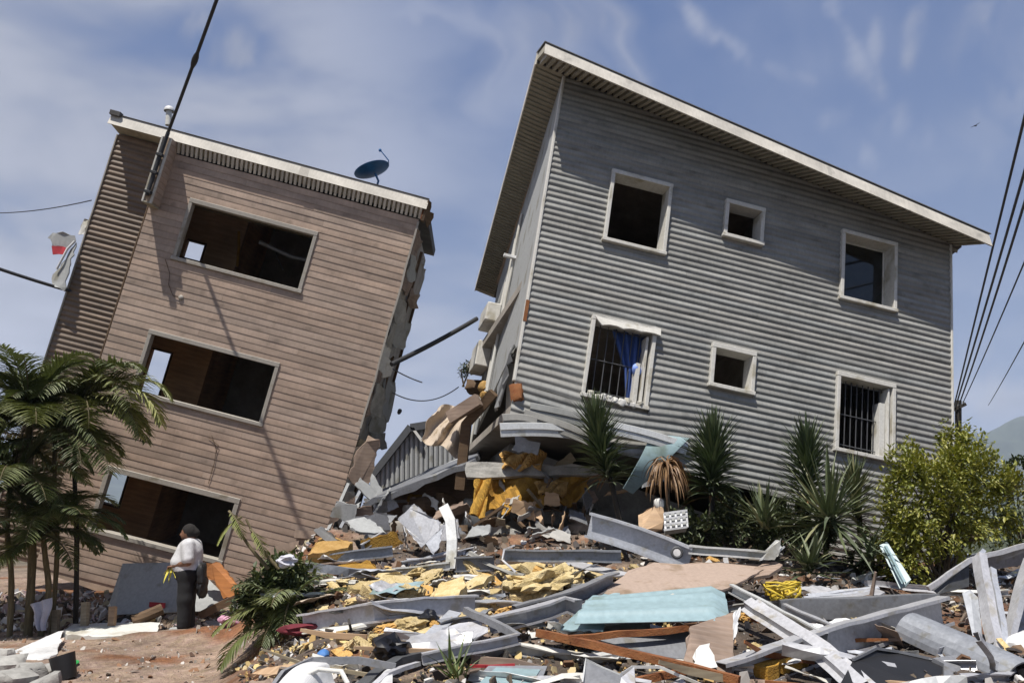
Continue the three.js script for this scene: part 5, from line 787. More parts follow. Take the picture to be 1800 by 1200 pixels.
one('foam_slab', plate([A(540, 975, 11.2), A(566, 940, 11.5), A(620, 952, 11.5), A(612, 962, 11.3), A(560, 972, 11.1)], 0.16, 0.015), M.foamOrange[0], 'orange foam wedge leaning on the tan house lower corner', 'foam slab');
one('foam_slab', plate([A(1300, 1168, 6.9), A(1330, 1142, 7.2), A(1430, 1130, 7.4), A(1420, 1150, 7.1), A(1350, 1172, 6.8)], 0.1, 0.02), M.foamOld[2], 'dull mustard foam slab under the long slanted steel channel', 'foam slab');
one('foam_slab', plate([A(570, 998, 10.9), A(650, 985, 11), A(662, 1000, 10.8), A(585, 1008, 10.7)], 0.12, 0.02), M.foamOld[0], 'dirty yellow foam slab between the two left channels', 'foam slab');
one('foam_slab', lump(G(950, 1028, 0.1), 0.36, 0.16, 0.26, { boxy: 0.3, rough: 0.8, freq: 2.6, detail: 2, angle: 0.4, torn: 0.14 }), M.foam[2], 'largest bright yellow foam heap in the middle of the rubble', 'foam slab');
// --- left: person's surroundings
panel('concrete_slab', 'long flat concrete slab left of the standing person', 'slab', [[112, 1106, 12.6], [128, 1096, 13.2], [280, 1094, 13.3], [275, 1112, 12.7], [200, 1118, 12.3], [118, 1116, 12.3]], 0.12, M.boardWhite, 0.015);
panel('white_sheet', 'bright white tilted board at the left bottom edge', 'board', [[8, 1146, 11.2], [40, 1136, 11.6], [112, 1108, 12], [98, 1150, 10.9], [70, 1162, 10.7], [20, 1160, 10.8]], 0.02, M.white, 0.02);
const lumps = []; for (const [x, y, s] of [[15, 1175, 28], [55, 1182, 24], [95, 1178, 20], [30, 1200, 26], [80, 1205, 22], [5, 1150, 18], [110, 1165, 14]]) { const o = one('concrete_lump', lump(G(x, y, 0.05), s / 130, s / 200, s / 140, { boxy: 0.6, rough: 0.35 }), M.concrete, 'grey broken concrete lump below the white board at the left edge', 'concrete lump', 'concrete lumps in the left corner'); lumps.push({ o, x, y }); }
lineUp(lumps, 'grey broken concrete lump', [[10, 1160, 'left of the white board'], [70, 1180, 'just below the white board'], [50, 1203, 'at the very bottom left edge']]);
one('black_bucket', smooth(new THREE.CylinderGeometry(0.13, 0.11, 0.26, 16)).rotateZ(0.3).translate(...G(112, 1172, 0.12).toArray()), M.black, 'black bucket lying beside the white board at the left', 'bucket');
[[97, 1072, 1112], [148, 1058, 1106], [196, 1066, 1100]].forEach(([x, y0, y1], i) => beam('wooden_post', ['short pale wooden post beside the white cloth', 'tallest pale wooden post behind the concrete slab', 'brownish wooden post nearest the leaning white panel'][i], 'post', [[x, y1, 13], [x + 2, y0, 13.05]], rect(0.09, 0.09), i === 2 ? M.plyPale : M.timberPale, { up: Z }));
one('hanging_cloth', sheet((u, v) => bil(A(53, 1062, 12.7), A(90, 1050, 12.7), A(80, 1108, 12.6), A(68, 1108, 12.6), u, v).add(V3(0.02 * Math.sin(v * 6), 0, 0.04 * Math.sin(u * 12))), 14, 14, 0.005, 1), M.clothWhite, 'white cloth hung over a stake beside the palm trunks', 'cloth');
panel('leaning_panel', 'large grey white panel leaning below the lowest tan window', 'panel', [[192, 1058, 14.2], [215, 990, 14.5], [300, 988, 14.45], [350, 1000, 14.4], [398, 1050, 14], [390, 1072, 13.9], [200, 1080, 13.9]], 0.02, M.boardGrey, 0);
beam('red_stencil', 'faint red stencilled bar low on the grey white leaning panel', 'stencil', [[262, 1062, 13.92], [290, 1064, 13.9]], rect(0.012, 0.08), M.red);
panel('orange_board', 'broken orange brown board right of the standing person', 'board', [[352, 990, 13.9], [385, 988, 13.9], [418, 1030, 13.7], [420, 1048, 13.6], [392, 1052, 13.7], [378, 1022, 13.8], [358, 1012, 13.9]], 0.03, M.plyOrange, 0.02);
beam('dark_plank', 'dark plank sloping up to the right behind the person', 'plank', [[350, 1082, 13.5], [425, 1046, 13.7]], rect(0.05, 0.12), M.timber);
beam('dark_log', 'dark brown log lying between the concrete slab and the leaning panel', 'log', [[232, 1092, 13.3], [285, 1070, 13.5]], circle(0.09, 8), M.timber);
one('cloth_heap', lump(G(402, 1092, 0.08), 0.16, 0.07, 0.1, { rough: 0.5, detail: 1 }), M.clothPink, 'pink cloth heap right of the standing person', 'cloth');
one('cloth_heap', lump(G(262, 1088, 0.1), 0.1, 0.09, 0.08, { rough: 0.4 }), M.foam[1], 'yellow bundle just left of the standing person', 'cloth');
one('cloth_heap', lump(G(545, 1104, 0.04), 0.3, 0.06, 0.12, { rough: 0.5, tilt: 0.05, turn: 0.1 }), M.clothRed, 'dark red cloth under the tip of the light grey channel', 'cloth');
one('cloth_heap', lump(G(568, 1150, 0.03), 0.07, 0.04, 0.05), mat(rgb(0.05, 0.16, 0.4), { rough: 0.7 }), 'small blue rag beside the yellow foam near the white tub', 'rag');
panel('green_scrap', 'small bright green plastic scrap by the black bucket', 'scrap', [[118, 1156, 0.06], [138, 1160, 0.05], [134, 1168, 0.03], [120, 1164, 0.03]], 0.01, M.green, 0.01);
panel('wood_offcut', 'pale wooden offcut lying on the dirt left of the white tub', 'offcut', [[434, 1186, 0.05], [470, 1172, 0.06], [560, 1164, 0.06], [556, 1176, 0.04], [470, 1188, 0.03]], 0.03, M.plyPale, 0.015);
panel('wood_offcut', 'smaller dark offcut below the pale one at the bottom left', 'offcut', [[438, 1198, 0.05], [480, 1192, 0.06], [478, 1206, 0.03], [440, 1210, 0.03]], 0.03, M.boardBrown, 0.015);
// --- loose plates scattered over the heap, alike
const loose = [[], [], []];
for (let i = 0; i < 46; i++) {
  const x = R(560, 1790), y = R(985, 1185), p = G(x, y, 0.06), l = R(0.08, 0.28), w = R(0.04, 0.12), a = R(0, 6.3), t = R(-0.4, 0.4);
  const e = V3(Math.cos(a), t, Math.sin(a)), f = V3(-Math.sin(a), R(-0.4, 0.4), Math.cos(a)), k = i % 3;
  const o = one(['steel_offcut', 'board_offcut', 'wood_splinter'][k], plate([p.clone().addScaledVector(e, -l), p.clone().addScaledVector(e, l), p.clone().addScaledVector(e, l * 0.9).addScaledVector(f, w), p.clone().addScaledVector(e, -l * 0.8).addScaledVector(f, w * 1.2)], k === 0 ? 0.006 : 0.014, k === 0 ? 0 : 0.015), k === 0 ? pick(M.steel) : k === 1 ? pick([M.boardWhite, M.boardGrey, M.board]) : pick([M.timberPale, M.plyPale, M.boardBrown]),
    ['small loose steel offcut lying among the rubble of the heap', 'small broken plasterboard piece lying among the rubble of the heap', 'splintered wood piece lying among the rubble of the heap'][k], ['steel offcut', 'board piece', 'splinter'][k], ['small steel offcuts', 'small plasterboard pieces', 'wood splinters'][k]); loose[k].push({ o, x, y });
}
lineUp(loose[0], 'small loose steel offcut', MARKS); lineUp(loose[1], 'small broken plasterboard piece', MARKS); lineUp(loose[2], 'splintered wood piece', MARKS);
// --- bent strips, crumpled sheets and sticks strewn all over the heap
{
  const bits = [[], [], []], prof = [rect(0.07, 0.004), rect(0.11, 0.004), chan(0.04, 0.07, 0.003, 0.012), hat(0.11, 0.03), [[0, 0], [0.06, 0], [0.06, 0.004], [0.004, 0.004], [0.004, 0.06], [0, 0.06]], chan(0.06, 0.10, 0.003, 0.015)];
  for (let i = 0; i < 105; i++) {
    const x = R(540, 1800), y = 975 + 235 * Math.pow(rnd(), 0.85), p = G(x, y, 0.05), L = R(0.35, 1.25), a = R(-0.9, 0.9) + (rnd() < 0.5 ? Math.PI : 0), n = 7, pts = []; let q = p.clone(), dir = V3(Math.cos(a), R(-0.08, 0.16), Math.sin(a) * 0.7);
    for (let k = 0; k < n; k++) { const g = ground(q.x, q.z) + 0.03; if (q.y < g) q.y = g; pts.push(q.clone()); q.addScaledVector(dir.clone().normalize(), L / n); dir.add(V3(R(-0.12, 0.12), R(-0.12, 0.10), R(-0.12, 0.12))); if (rnd() < 0.12) dir.add(V3(R(-0.6, 0.6), R(-0.3, 0.4), R(-0.6, 0.6))); }
    if (i % 5 < 3) { const sd = rnd() * 9; const o = one('bent_strip', sweep(pick(prof), pts, V3(R(-0.5, 0.5), 1, R(-0.2, 0.7)), { twist: (t) => 1.4 * (vnoise(t * 3, sd) - 0.5) }), pick([...M.steel, M.steelWhite, M.steelWhite, M.trim, M.boardWhite, M.steelDull[2], M.grey[3]]), '', 'metal strip', 'bent metal strips on the heap'); bits[0].push({ o, x, y }); }
    else if (i % 5 === 3) { const e = dir.clone().setY(R(-0.2, 0.2)).normalize(), f = V3(-e.z, R(-0.3, 0.3), e.x).normalize(), sd = rnd() * 40, s = R(0.1, 0.26); const o = one('crumpled_scrap', sheet((u, v) => p.clone().add(V3(0, 0.05, 0)).addScaledVector(e, (u - 0.5) * s * 2.2).addScaledVector(f, (v - 0.5) * s * 1.4).add(V3(0, 0.16 * s * 4 * (fbm(u * 2.4 + sd, v * 2.4, sd, 3) - 0.45), 0.1 * (vnoise(u * 3, v * 3, sd) - 0.5))), 10, 8, 0.004, 0.35), pick([...M.steel, M.boardWhite, M.white, M.board, M.tarp, M.greyFlat, M.blue]), '', 'sheet scrap', 'crumpled sheet scraps on the heap'); bits[1].push({ o, x, y }); }
    else { const o = one('broken_stick', sweep(rect(R(0.02, 0.05), R(0.02, 0.06)), [pts[0], pts[3], pts[5]], V3(0, 1, 0), { scale: (t) => 1 - 0.5 * sstep(0.8, 1, t) }), pick([M.timberPale, M.plyPale, M.boardBrown, M.timber, M.rusty]), '', 'stick', 'broken sticks on the heap'); bits[2].push({ o, x, y }); }
  }
  lineUp(bits[0], 'bent pale metal strip', MARKS); lineUp(bits[1], 'crumpled sheet scrap', MARKS); lineUp(bits[2], 'broken wooden stick', MARKS);
}
// --- crumbs nobody could count
function crumbs(name, label, n, area, size, colors, rough = 0.9, shard = 0) {
  const g = shard ? plate([V3(-1, 0, -0.5), V3(-0.3, 0.05, -0.8), V3(0.9, -0.06, -0.45), V3(1.1, 0.04, 0.3), V3(0.2, 0.1, 0.65), V3(-0.8, -0.04, 0.5)], shard) : lump(V3(0, 0, 0), 1, 0.6, 0.9, { boxy: 0.5, rough: 0.4, turn: 0, tilt: 0 }), im = shade(new THREE.InstancedMesh(mergeVertices(g), mat(rgb(1, 1, 1), { rough }), n)), o = new THREE.Object3D(); let k = 0;
  while (k < n) { const x = R(area[0], area[1]), z = -R(area[2], area[3]); if (area[4] && !area[4](x, z)) continue; const s = size[0] * Math.pow(size[1] / size[0], rnd() ** 2.2); o.position.set(x, ground(x, z) + s * 0.25, z); o.rotation.set(R(0, 6), R(0, 6), R(0, 6)); o.scale.set(s * R(0.6, 1.5), s * R(0.5, 1), s); o.updateMatrix(); im.setMatrixAt(k, o.matrix); im.setColorAt(k, rgb(...pick(colors)).multiplyScalar(R(0.75, 1.15))); k++; }
  im.name = name; im.userData = { label, category: 'rubble', kind: 'stuff' }; scene.add(im);
}
const onHeap = (x, z) => x > -1.75 - (-z - 6.5) * 0.245 - 0.1 + 0.8 * (vnoise(x * 2, z * 2, 4) - 0.5);
crumbs('foam_crumbs', 'yellow foam crumbs strewn through the rubble heap', 2600, [-3.2, 1.6, 6.5, 11.2, onHeap], [0.008, 0.05], [[0.5, 0.38, 0.17], [0.56, 0.45, 0.25], [0.42, 0.28, 0.11]], 0.95, 0.5);
crumbs('plaster_crumbs', 'white and grey plaster crumbs strewn over the heap', 1500, [-3.2, 7, 6, 12, onHeap], [0.010, 0.05], [[0.5, 0.49, 0.47], [0.3, 0.28, 0.26], [0.58, 0.56, 0.54], [0.2, 0.19, 0.18]]);
crumbs('board_shards', 'flat broken shards of board and plaster bedded in the heap', 2800, [-3.2, 7, 6, 12.4, onHeap], [0.012, 0.07], [[0.42, 0.40, 0.38], [0.25, 0.23, 0.21], [0.5, 0.48, 0.46], [0.2, 0.15, 0.11], [0.12, 0.11, 0.10], [0.3, 0.2, 0.13]], 0.9, 0.12);
crumbs('dark_rubble', 'dark broken rubble bedding of the heap', 5200, [-3, 7.5, 6, 13, onHeap], [0.012, 0.075], [[0.05, 0.045, 0.04], [0.09, 0.07, 0.05], [0.13, 0.10, 0.075], [0.07, 0.06, 0.057], [0.16, 0.085, 0.045]], 0.95, 0.35);
crumbs('yard_rubble', 'small pale rubble strewn on the red dirt yard', 1100, [-10, -2.4, 9, 14.6, (x, z) => !onHeap(x, z) && fbm(x * 1.2, z * 1.2, 3, 3) > 0.47], [0.008, 0.045], [[0.5, 0.47, 0.43], [0.25, 0.14, 0.08], [0.24, 0.21, 0.18], [0.42, 0.34, 0.28]], 0.95, 0.3);
crumbs('wall_foot_rubble', 'mixed rubble along the foot of the tan house', 2600, [-9.5, -3, 13.5, 15.2], [0.02, 0.12], [[0.6, 0.58, 0.56], [0.15, 0.11, 0.08], [0.2, 0.15, 0.11], [0.08, 0.07, 0.06], [0.4, 0.33, 0.28], [0.66, 0.64, 0.62], [0.3, 0.3, 0.31], [0.5, 0.38, 0.38], [0.42, 0.36, 0.24]], 0.95, 0.2);

// ================= plants =================
// a long leaf: a folded strip that bends under its weight
function bladeInto(P, UV, base, dir, len, width, droop, { seg = 4, fold = 0.25, tip = 0.05, belly = 0.35 } = {}) {
  const d = dir.clone().normalize(), s = V3(-d.z, 0, d.x); if (s.lengthSq() < 1e-4) s.set(1, 0, 0); s.normalize(); let p = base.clone(); const rows = [];
  for (let i = 0; i <= seg; i++) {
    const t = i / seg, w = width * (t < belly ? mix(0.55, 1, t / belly) : mix(1, tip, Math.pow((t - belly) / (1 - belly), 1.3))), u = s.clone().cross(d).normalize();
    rows.push([p.clone().addScaledVector(s, -w / 2), p.clone().addScaledVector(u, -w * fold), p.clone().addScaledVector(s, w / 2), t]);
    p.addScaledVector(d, len / seg); d.y -= droop / seg; d.normalize();
  }
  const q = (a, b, c, e) => P.push(a, b, c, a, c, e);
  for (let i = 0; i < seg; i++) { q(rows[i][0], rows[i][1], rows[i + 1][1], rows[i + 1][0]); q(rows[i][1], rows[i][2], rows[i + 1][2], rows[i + 1][1]); }
}
function leaves(P) { const g = tri(P); g.computeVertexNormals(); return uvMetric(g); }
const sph = (az, el) => V3(Math.cos(az) * Math.cos(el), Math.sin(el), Math.sin(az) * Math.cos(el));
function stem(pts, r0, r1, n = 8) { const c = new THREE.CatmullRomCurve3(pts), p = c.getPoints(14); return sweep(circle(1, n), p, Z, { smoothAngle: 1.2, scale: (t) => mix(r0, r1, t) * (1 + 0.06 * Math.sin(t * 50)) }); }

// spiky headed plants in front of the grey house
function spiky(label, basePx, topPx, d, { n = 190, len = 0.5, width = 0.035, spread = 0.55, head = 0.55, m = LEAF.spike } = {}) {
  const a = A(...basePx, d), b = A(...topPx, d + 0.1), t = thing('spiky_plant', label, 'plant', a, 'spiky headed plants before the grey house');
  a.y -= 0.25; obj('trunk', into(stem([a, a.clone().lerp(b, 0.5).add(V3(0.03, 0, 0)), b], 0.045, 0.03), t), M.trunkDark, t);
  const sets = [...m.map(() => []), []], ax = b.clone().sub(a).normalize();
  for (let i = 0; i < n; i++) {
    const k = Math.pow(rnd(), 0.7), p = b.clone().addScaledVector(ax, -head * (1 - k)), az = R(0, 6.283), el = mix(0.18, 1.3, Math.pow(k, 1.5)) + R(-0.35, 0.35);
    const old = k < 0.25 && rnd() < 0.12; bladeInto(old ? sets[m.length] : sets[Math.floor(rnd() * m.length)], null, p, sph(az, old ? el - 0.6 : el).addScaledVector(ax, 0.12), len * R(0.65, 1.1) * mix(0.8, 1, k), width * R(0.8, 1.2), spread * R(0.2, 1.1) * (1.1 - k * 0.6));
  }
  sets.forEach((P, i) => P.length && obj(i < m.length ? 'crown' : 'dead_leaves', into(leaves(P), t), m[i] || LEAF.dead[0], t));
}
spiky('spiky plant at the left, leaning in front of the blue curtained window', [1098, 925], [1046, 752], 11.4, { n: 430, len: 0.6, head: 0.8, width: 0.042, spread: 0.9 });
spiky('spiky plant in the middle, right of the dead brown one', [1238, 950], [1256, 790], 11.6, { n: 430, len: 0.66, head: 0.72, width: 0.044, spread: 1.0 });
spiky('tall spiky plant left of the lower right barred window', [1415, 950], [1420, 795], 11.7, { n: 420, len: 0.6, head: 0.85, width: 0.04, spread: 0.8 });
spiky('smaller spiky plant directly below the lower right barred window', [1510, 930], [1502, 850], 12.0, { n: 260, len: 0.5, head: 0.6, width: 0.04, m: LEAF.blade });
// rosettes: every leaf a part
function rosette(label, px, d, r, n, el0, el1, m = LEAF.blade, w = 0.05) {
  const c = A(...px, d), t = thing('rosette_plant', label, 'plant', c, 'sword leaved rosettes among the rubble');
  for (let i = 0; i < n; i++) { const P = [], k = i / n; bladeInto(P, null, c.clone().add(V3(R(-0.05, 0.05), R(0, 0.12), R(-0.05, 0.05))), sph(i * 2.399 + R(-0.2, 0.2), mix(el0, el1, k) + R(-0.15, 0.15)), r * R(0.75, 1.15), w * R(0.8, 1.25), R(0.05, 0.7)); obj('leaf', into(leaves(P), t), m[i % 7 === 0 ? 2 : i % 2], t); }
}
rosette('large sword leaved rosette left of the yellow green bush', [1458, 925], 11.1, 0.98, 110, -0.5, 1.4);
rosette('low sword leaved rosette beneath the large rosette', [1425, 1008], 10.3, 0.48, 46, -0.1, 1.3);
rosette('upright sword leaved clump below the middle spiky plants', [1345, 930], 11.2, 0.6, 54, 0.1, 1.45);
rosette('grassy clump at the bottom edge left of the small blue board', [800, 1212], 6.7, 0.34, 22, 0.5, 1.4, [leafMat(0.13, 0.19, 0.04), leafMat(0.10, 0.15, 0.03), leafMat(0.2, 0.24, 0.06)], 0.025);
rosette('sparse low rosette at the foot of the bush near the blue strip', [1530, 985], 10.7, 0.42, 26, -0.2, 1.2, LEAF.spike);
// broad-leaved shrubs
function shrub(label, name, blobs, n, size, m, { stems = 6, flat = 0.5, group, cat = 'bush' } = {}) {
  const b0 = blobs[0], t = thing(name, label, cat, A(b0[0], b0[1] + b0[3], b0[2]), group), sets = m.map(() => []), base = t.position.clone();
  const W = blobs.map(([x, y, d, ry, rx]) => ({ c: A(x, y, d), r: V3((rx || ry) / FOCAL * d, ry / FOCAL * d, (rx || ry) / FOCAL * d * 0.8) })), tot = W.reduce((s, w) => s + w.r.x * w.r.y, 0);
  for (const w of W) {
    const N = Math.round(n * w.r.x * w.r.y / tot), clumps = Array.from({ length: Math.max(8, Math.round(N / 45)) }, () => { const e = sph(R(0, 6.283), Math.asin(R(-0.75, 1))), k = Math.pow(rnd(), 0.4) * (rnd() < 0.15 ? 1.2 : 1); return { p: V3(e.x * w.r.x * k, e.y * w.r.y * k, e.z * w.r.z * k), s: R(0.09, 0.19), e }; });
    for (let i = 0; i < N; i++) { const q = pick(clumps), p = w.c.clone().add(q.p).add(sph(R(0, 6.283), R(-1.5, 1.5)).multiplyScalar(q.s * Math.pow(rnd(), 0.6))), dir = q.e.clone().multiplyScalar(0.8).add(V3(R(-1, 1), R(-0.9, 0.8), R(-1, 1))); bladeInto(pick(sets), null, p, dir, size * R(0.7, 1.4), size * R(0.4, 0.62), R(0.2, 0.9), { seg: 2, belly: 0.45, fold: 0.18 }); }
    for (let k = 0; k < stems; k++) { const q = pick(clumps), e = w.c.clone().add(q.p); obj('branch', into(stem([base.clone().add(V3(R(-0.1, 0.1), -0.15, R(-0.1, 0.1))), base.clone().lerp(e, 0.5).add(V3(R(-0.1, 0.1), 0.1, R(-0.1, 0.1))), e], 0.022, 0.006, 5), t), M.trunk, t); }
  }
  sets.forEach((P, i) => P.length && obj('crown', into(leaves(P), t), m[i], t));
}
shrub('yellow green leafy bush at the right corner of the grey house', 'leafy_bush', [[1650, 900, 11.1, 105, 92], [1610, 840, 11.3, 55, 60], [1700, 830, 11.4, 60, 66], [1735, 900, 11.3, 80, 60], [1590, 960, 11, 70, 46], [1682, 770, 11.7, 34, 26], [1755, 850, 11.5, 40, 30]], 15000, 0.068, LEAF.bush, { stems: 4 });
shrub('dark green shrub mass low behind the sword leaved rosettes', 'dark_shrub', [[1285, 925, 12, 48, 95], [1400, 940, 11.9, 50, 70], [1560, 1000, 11.5, 50, 66], [1220, 945, 11.6, 34, 40]], 6500, 0.09, LEAF.shrub, { stems: 3 });
shrub('dark green tree crown at the right edge beyond the bush', 'far_tree', [[1795, 880, 16, 75, 40], [1800, 950, 15, 60, 50]], 3200, 0.09, LEAF.shrub, { stems: 3, cat: 'tree' });
shrub('small green sprig above the rubble beside the grey house flank', 'wall_sprig', [[818, 655, 18, 14, 9]], 160, 0.07, LEAF.shrub, { stems: 2, cat: 'plant' });
shrub('small green weeds on the dirt left of the white tub', 'weed_patch', [[518, 1150, 9.4, 12, 16]], 200, 0.05, LEAF.palm, { stems: 0, cat: 'weeds' });
const SD = dep(485, 1098) - 0.1;
shrub('green leafy shrub right of the person, under the bare stems', 'leafy_shrub', [[480, 1045, SD, 56, 52], [508, 1005, SD, 34, 32], [445, 1068, SD, 32, 32], [522, 1065, SD - 0.1, 34, 26]], 4600, 0.085, [leafMat(0.12, 0.16, 0.045), leafMat(0.17, 0.2, 0.05), leafMat(0.085, 0.12, 0.035)], { stems: 5 });
{ // dead brown plant
  const t = thing('dead_plant', 'dead brown drooping plant between two green spiky plants', 'plant', A(1175, 925, 11.3)), a = A(1175, 925, 11.3), b = A(1172, 815, 11.3); obj('trunk', into(stem([a, a.clone().lerp(b, 0.5), b], 0.03, 0.03), t), M.trunk, t);
  const sets = [[], []]; for (let i = 0; i < 120; i++) bladeInto(pick(sets), null, b.clone().add(V3(R(-0.03, 0.03), R(-0.2, 0.05), R(-0.03, 0.03))), sph(R(0, 6.283), R(0.1, 1.2)), R(0.35, 0.62), 0.035, R(3.4, 6), { seg: 6 }); sets.forEach((P, i) => obj('dead_leaves', into(leaves(P), t), LEAF.dead[i], t));
}
// feather palms at the left
function frond(base, dir, len, droop, ll, nl = 34, lw = 0.03, sagL = 0.6) {
  const P = [], pts = []; let p = base.clone(); const d = dir.clone().normalize(), seg = 14;
  for (let i = 0; i <= seg; i++) { pts.push([p.clone(), d.clone()]); p.addScaledVector(d, len / seg); d.y -= droop / seg * (0.4 + i / seg * 1.2); d.normalize(); }
  for (let i = 2; i < nl; i++) for (const s of [-1, 1]) { const t = i / nl * seg, k = Math.min(seg - 1, Math.floor(t)), f = t - k, c = pts[k][0].clone().lerp(pts[k + 1][0], f), dd = pts[k][1], side = V3(-dd.z, 0, dd.x).normalize().multiplyScalar(s), q = Math.sin(Math.PI * Math.pow(i / nl, 0.7)) * 0.8 + 0.25; bladeInto(P, null, c, dd.clone().multiplyScalar(0.75).add(side).add(V3(0, R(-0.1, 0.3), 0)), ll * q * R(0.85, 1.1), lw, sagL * R(0.6, 1.6), { seg: 3 }); }
  return { leaf: leaves(P), rib: sweep(circle(1, 5), pts.map((x) => x[0]), Z, { scale: (t) => mix(0.016, 0.004, t) }) };
}
function palm(label, basePx, topPx, d, fr, { m = LEAF.palm, trunkM = M.cane, r = 0.05, lean = 0 } = {}) {
  const a = A(...basePx, d), b = A(...topPx, d), t = thing('feather_palm', label, 'palm tree', a, 'feather palms at the left');
  obj('trunk', into(stem([a.clone().add(V3(0, -0.3, 0)), a.clone().lerp(b, 0.35).add(V3(R(-0.12, 0.12), 0, 0)), a.clone().lerp(b, 0.7).add(V3(R(-0.1, 0.1), 0, R(-0.1, 0.1))), b], r, r * 0.75), t), trunkM, t);
  fr.forEach(([az, el, len, droop, litCopy], i) => { const k = d / 11.5, f = frond(b.clone().add(V3(0, R(-0.1, 0.06), 0)), sph(az, el), len * k, droop, len * k * R(0.32, 0.42), 44, 0.036); const o = obj('frond', into(f.leaf, t), litCopy ? LEAF.palmLit[i % 2] : m[i % 3], t); obj('midrib', into(f.rib, t), M.cane, o); });
}
const ring = (n, el0, el1, len, droop, s = 0) => Array.from({ length: n }, (_, i) => [i * 2.4 + s + R(-0.2, 0.2), R(el0, el1), len * R(0.8, 1.15), droop * R(0.7, 1.3)]);
palm('tallest feather palm at the left edge with upright fronds', [52, 1100], [50, 725], 12.9, [...ring(16, 0.2, 1.35, 1.35, 1.6), ...ring(8, -0.7, 0.1, 1.2, 1.0, 1)], { r: 0.065 });
palm('feather palm of thin canes behind the tallest left palm', [92, 1095], [96, 760], 13.2, [...ring(12, 0.1, 1.3, 1.3, 1.8, 0.6), ...ring(5, -0.6, 0.1, 1.0, 1, 2)], { r: 0.04 });
palm('short feather palm filling the bottom left corner', [20, 1105], [18, 850], 12.7, [...ring(15, 0.0, 1.25, 1.25, 1.8, 0.3), ...ring(5, -0.6, 0.0, 1, 1, 2)], { r: 0.045 });
palm('low bushy feather palm at the foot of the tallest left palm', [70, 1105], [74, 930], 12.9, [...ring(16, 0.1, 1.3, 1.15, 1.8, 1.3), ...ring(8, -0.3, 0.4, 0.9, 1.2, 2)], { r: 0.05 });
palm('feather palm half out of the left edge', [-40, 1105], [-35, 760], 13.0, ring(13, 0.0, 1.25, 1.35, 1.8, 0.9), { r: 0.045 });
palm('slender dark trunked palm before the tan house with fronds coloured as sunlit', [136, 1085], [137, 705], 13.3, [[0.0, 0.55, 1.5, 2.8, 1], [-0.2, 0.8, 1.45, 2.4], [0.3, 0.35, 1.4, 2.6, 1], [0.1, 0.15, 1.3, 2.0], [0.5, 0.6, 1.4, 2.6], [0.6, 0.9, 1.2, 2.0], [0.15, 1.05, 1.2, 2.4], [3.0, 0.7, 1.1, 2], [2.5, 0.4, 1.0, 2], [1.6, 0.6, 1.1, 2.2], [4.5, 0.8, 1, 2], [5.4, 0.5, 1.1, 2.2], [-0.5, 0.2, 1.15, 2.0, 1], [0.9, 0.25, 1.1, 2.4]], { trunkM: M.trunkDark, r: 0.042 });
// uprooted young palm near the person
{
  const t = thing('uprooted_palm', 'uprooted leafy palm lying right of the person', 'palm tree', A(485, 1100, SD - 0.25));
  const c = A(492, 1058, SD - 0.25), fr = []; for (let i = 0; i < 16; i++) fr.push(frond(c.clone().add(V3(R(-0.15, 0.15), R(-0.25, 0.1), R(-0.1, 0.1))), sph(R(0, 6.283), R(-0.2, 1.2)), R(0.55, 0.85), R(0.8, 2.4), R(0.2, 0.3), 26, 0.028, 0.9));
  fr.forEach((f, i) => { const o = obj('frond', into(f.leaf, t), LEAF.palm[i % 3], t); obj('midrib', into(f.rib, t), M.cane, o); });
  for (const [x, y, x2, y2] of [[402, 898, 472, 1000], [432, 912, 490, 1000]]) obj('bare_stem', into(stem([A(x2, y2, SD - 0.25), A((x + x2) / 2 - 4, (y + y2) / 2 + 4, SD - 0.25), A(x, y, SD - 0.25)], 0.022, 0.012, 6), t), M.cane, t);
  for (const [x, y, s] of [[402, 898, 1], [425, 908, -1], [440, 930, 1]]) { const f = frond(A(x, y, SD - 0.25), V3(0.4 * s, -0.3, 0.2), 0.4, 1.5, 0.14, 16, 0.02); const o = obj('frond', into(f.leaf, t), LEAF.palmLit[1], t); obj('midrib', into(f.rib, t), M.cane, o); }
  one('plastic_lump', lump(A(503, 986, SD - 0.35), 0.11, 0.07, 0.09, { rough: 0.6, freq: 2.2, boxy: 0.3, detail: 1, angle: 0.5 }), M.clothWhite, 'crumpled white plastic lump caught above the uprooted palm', 'plastic');
}

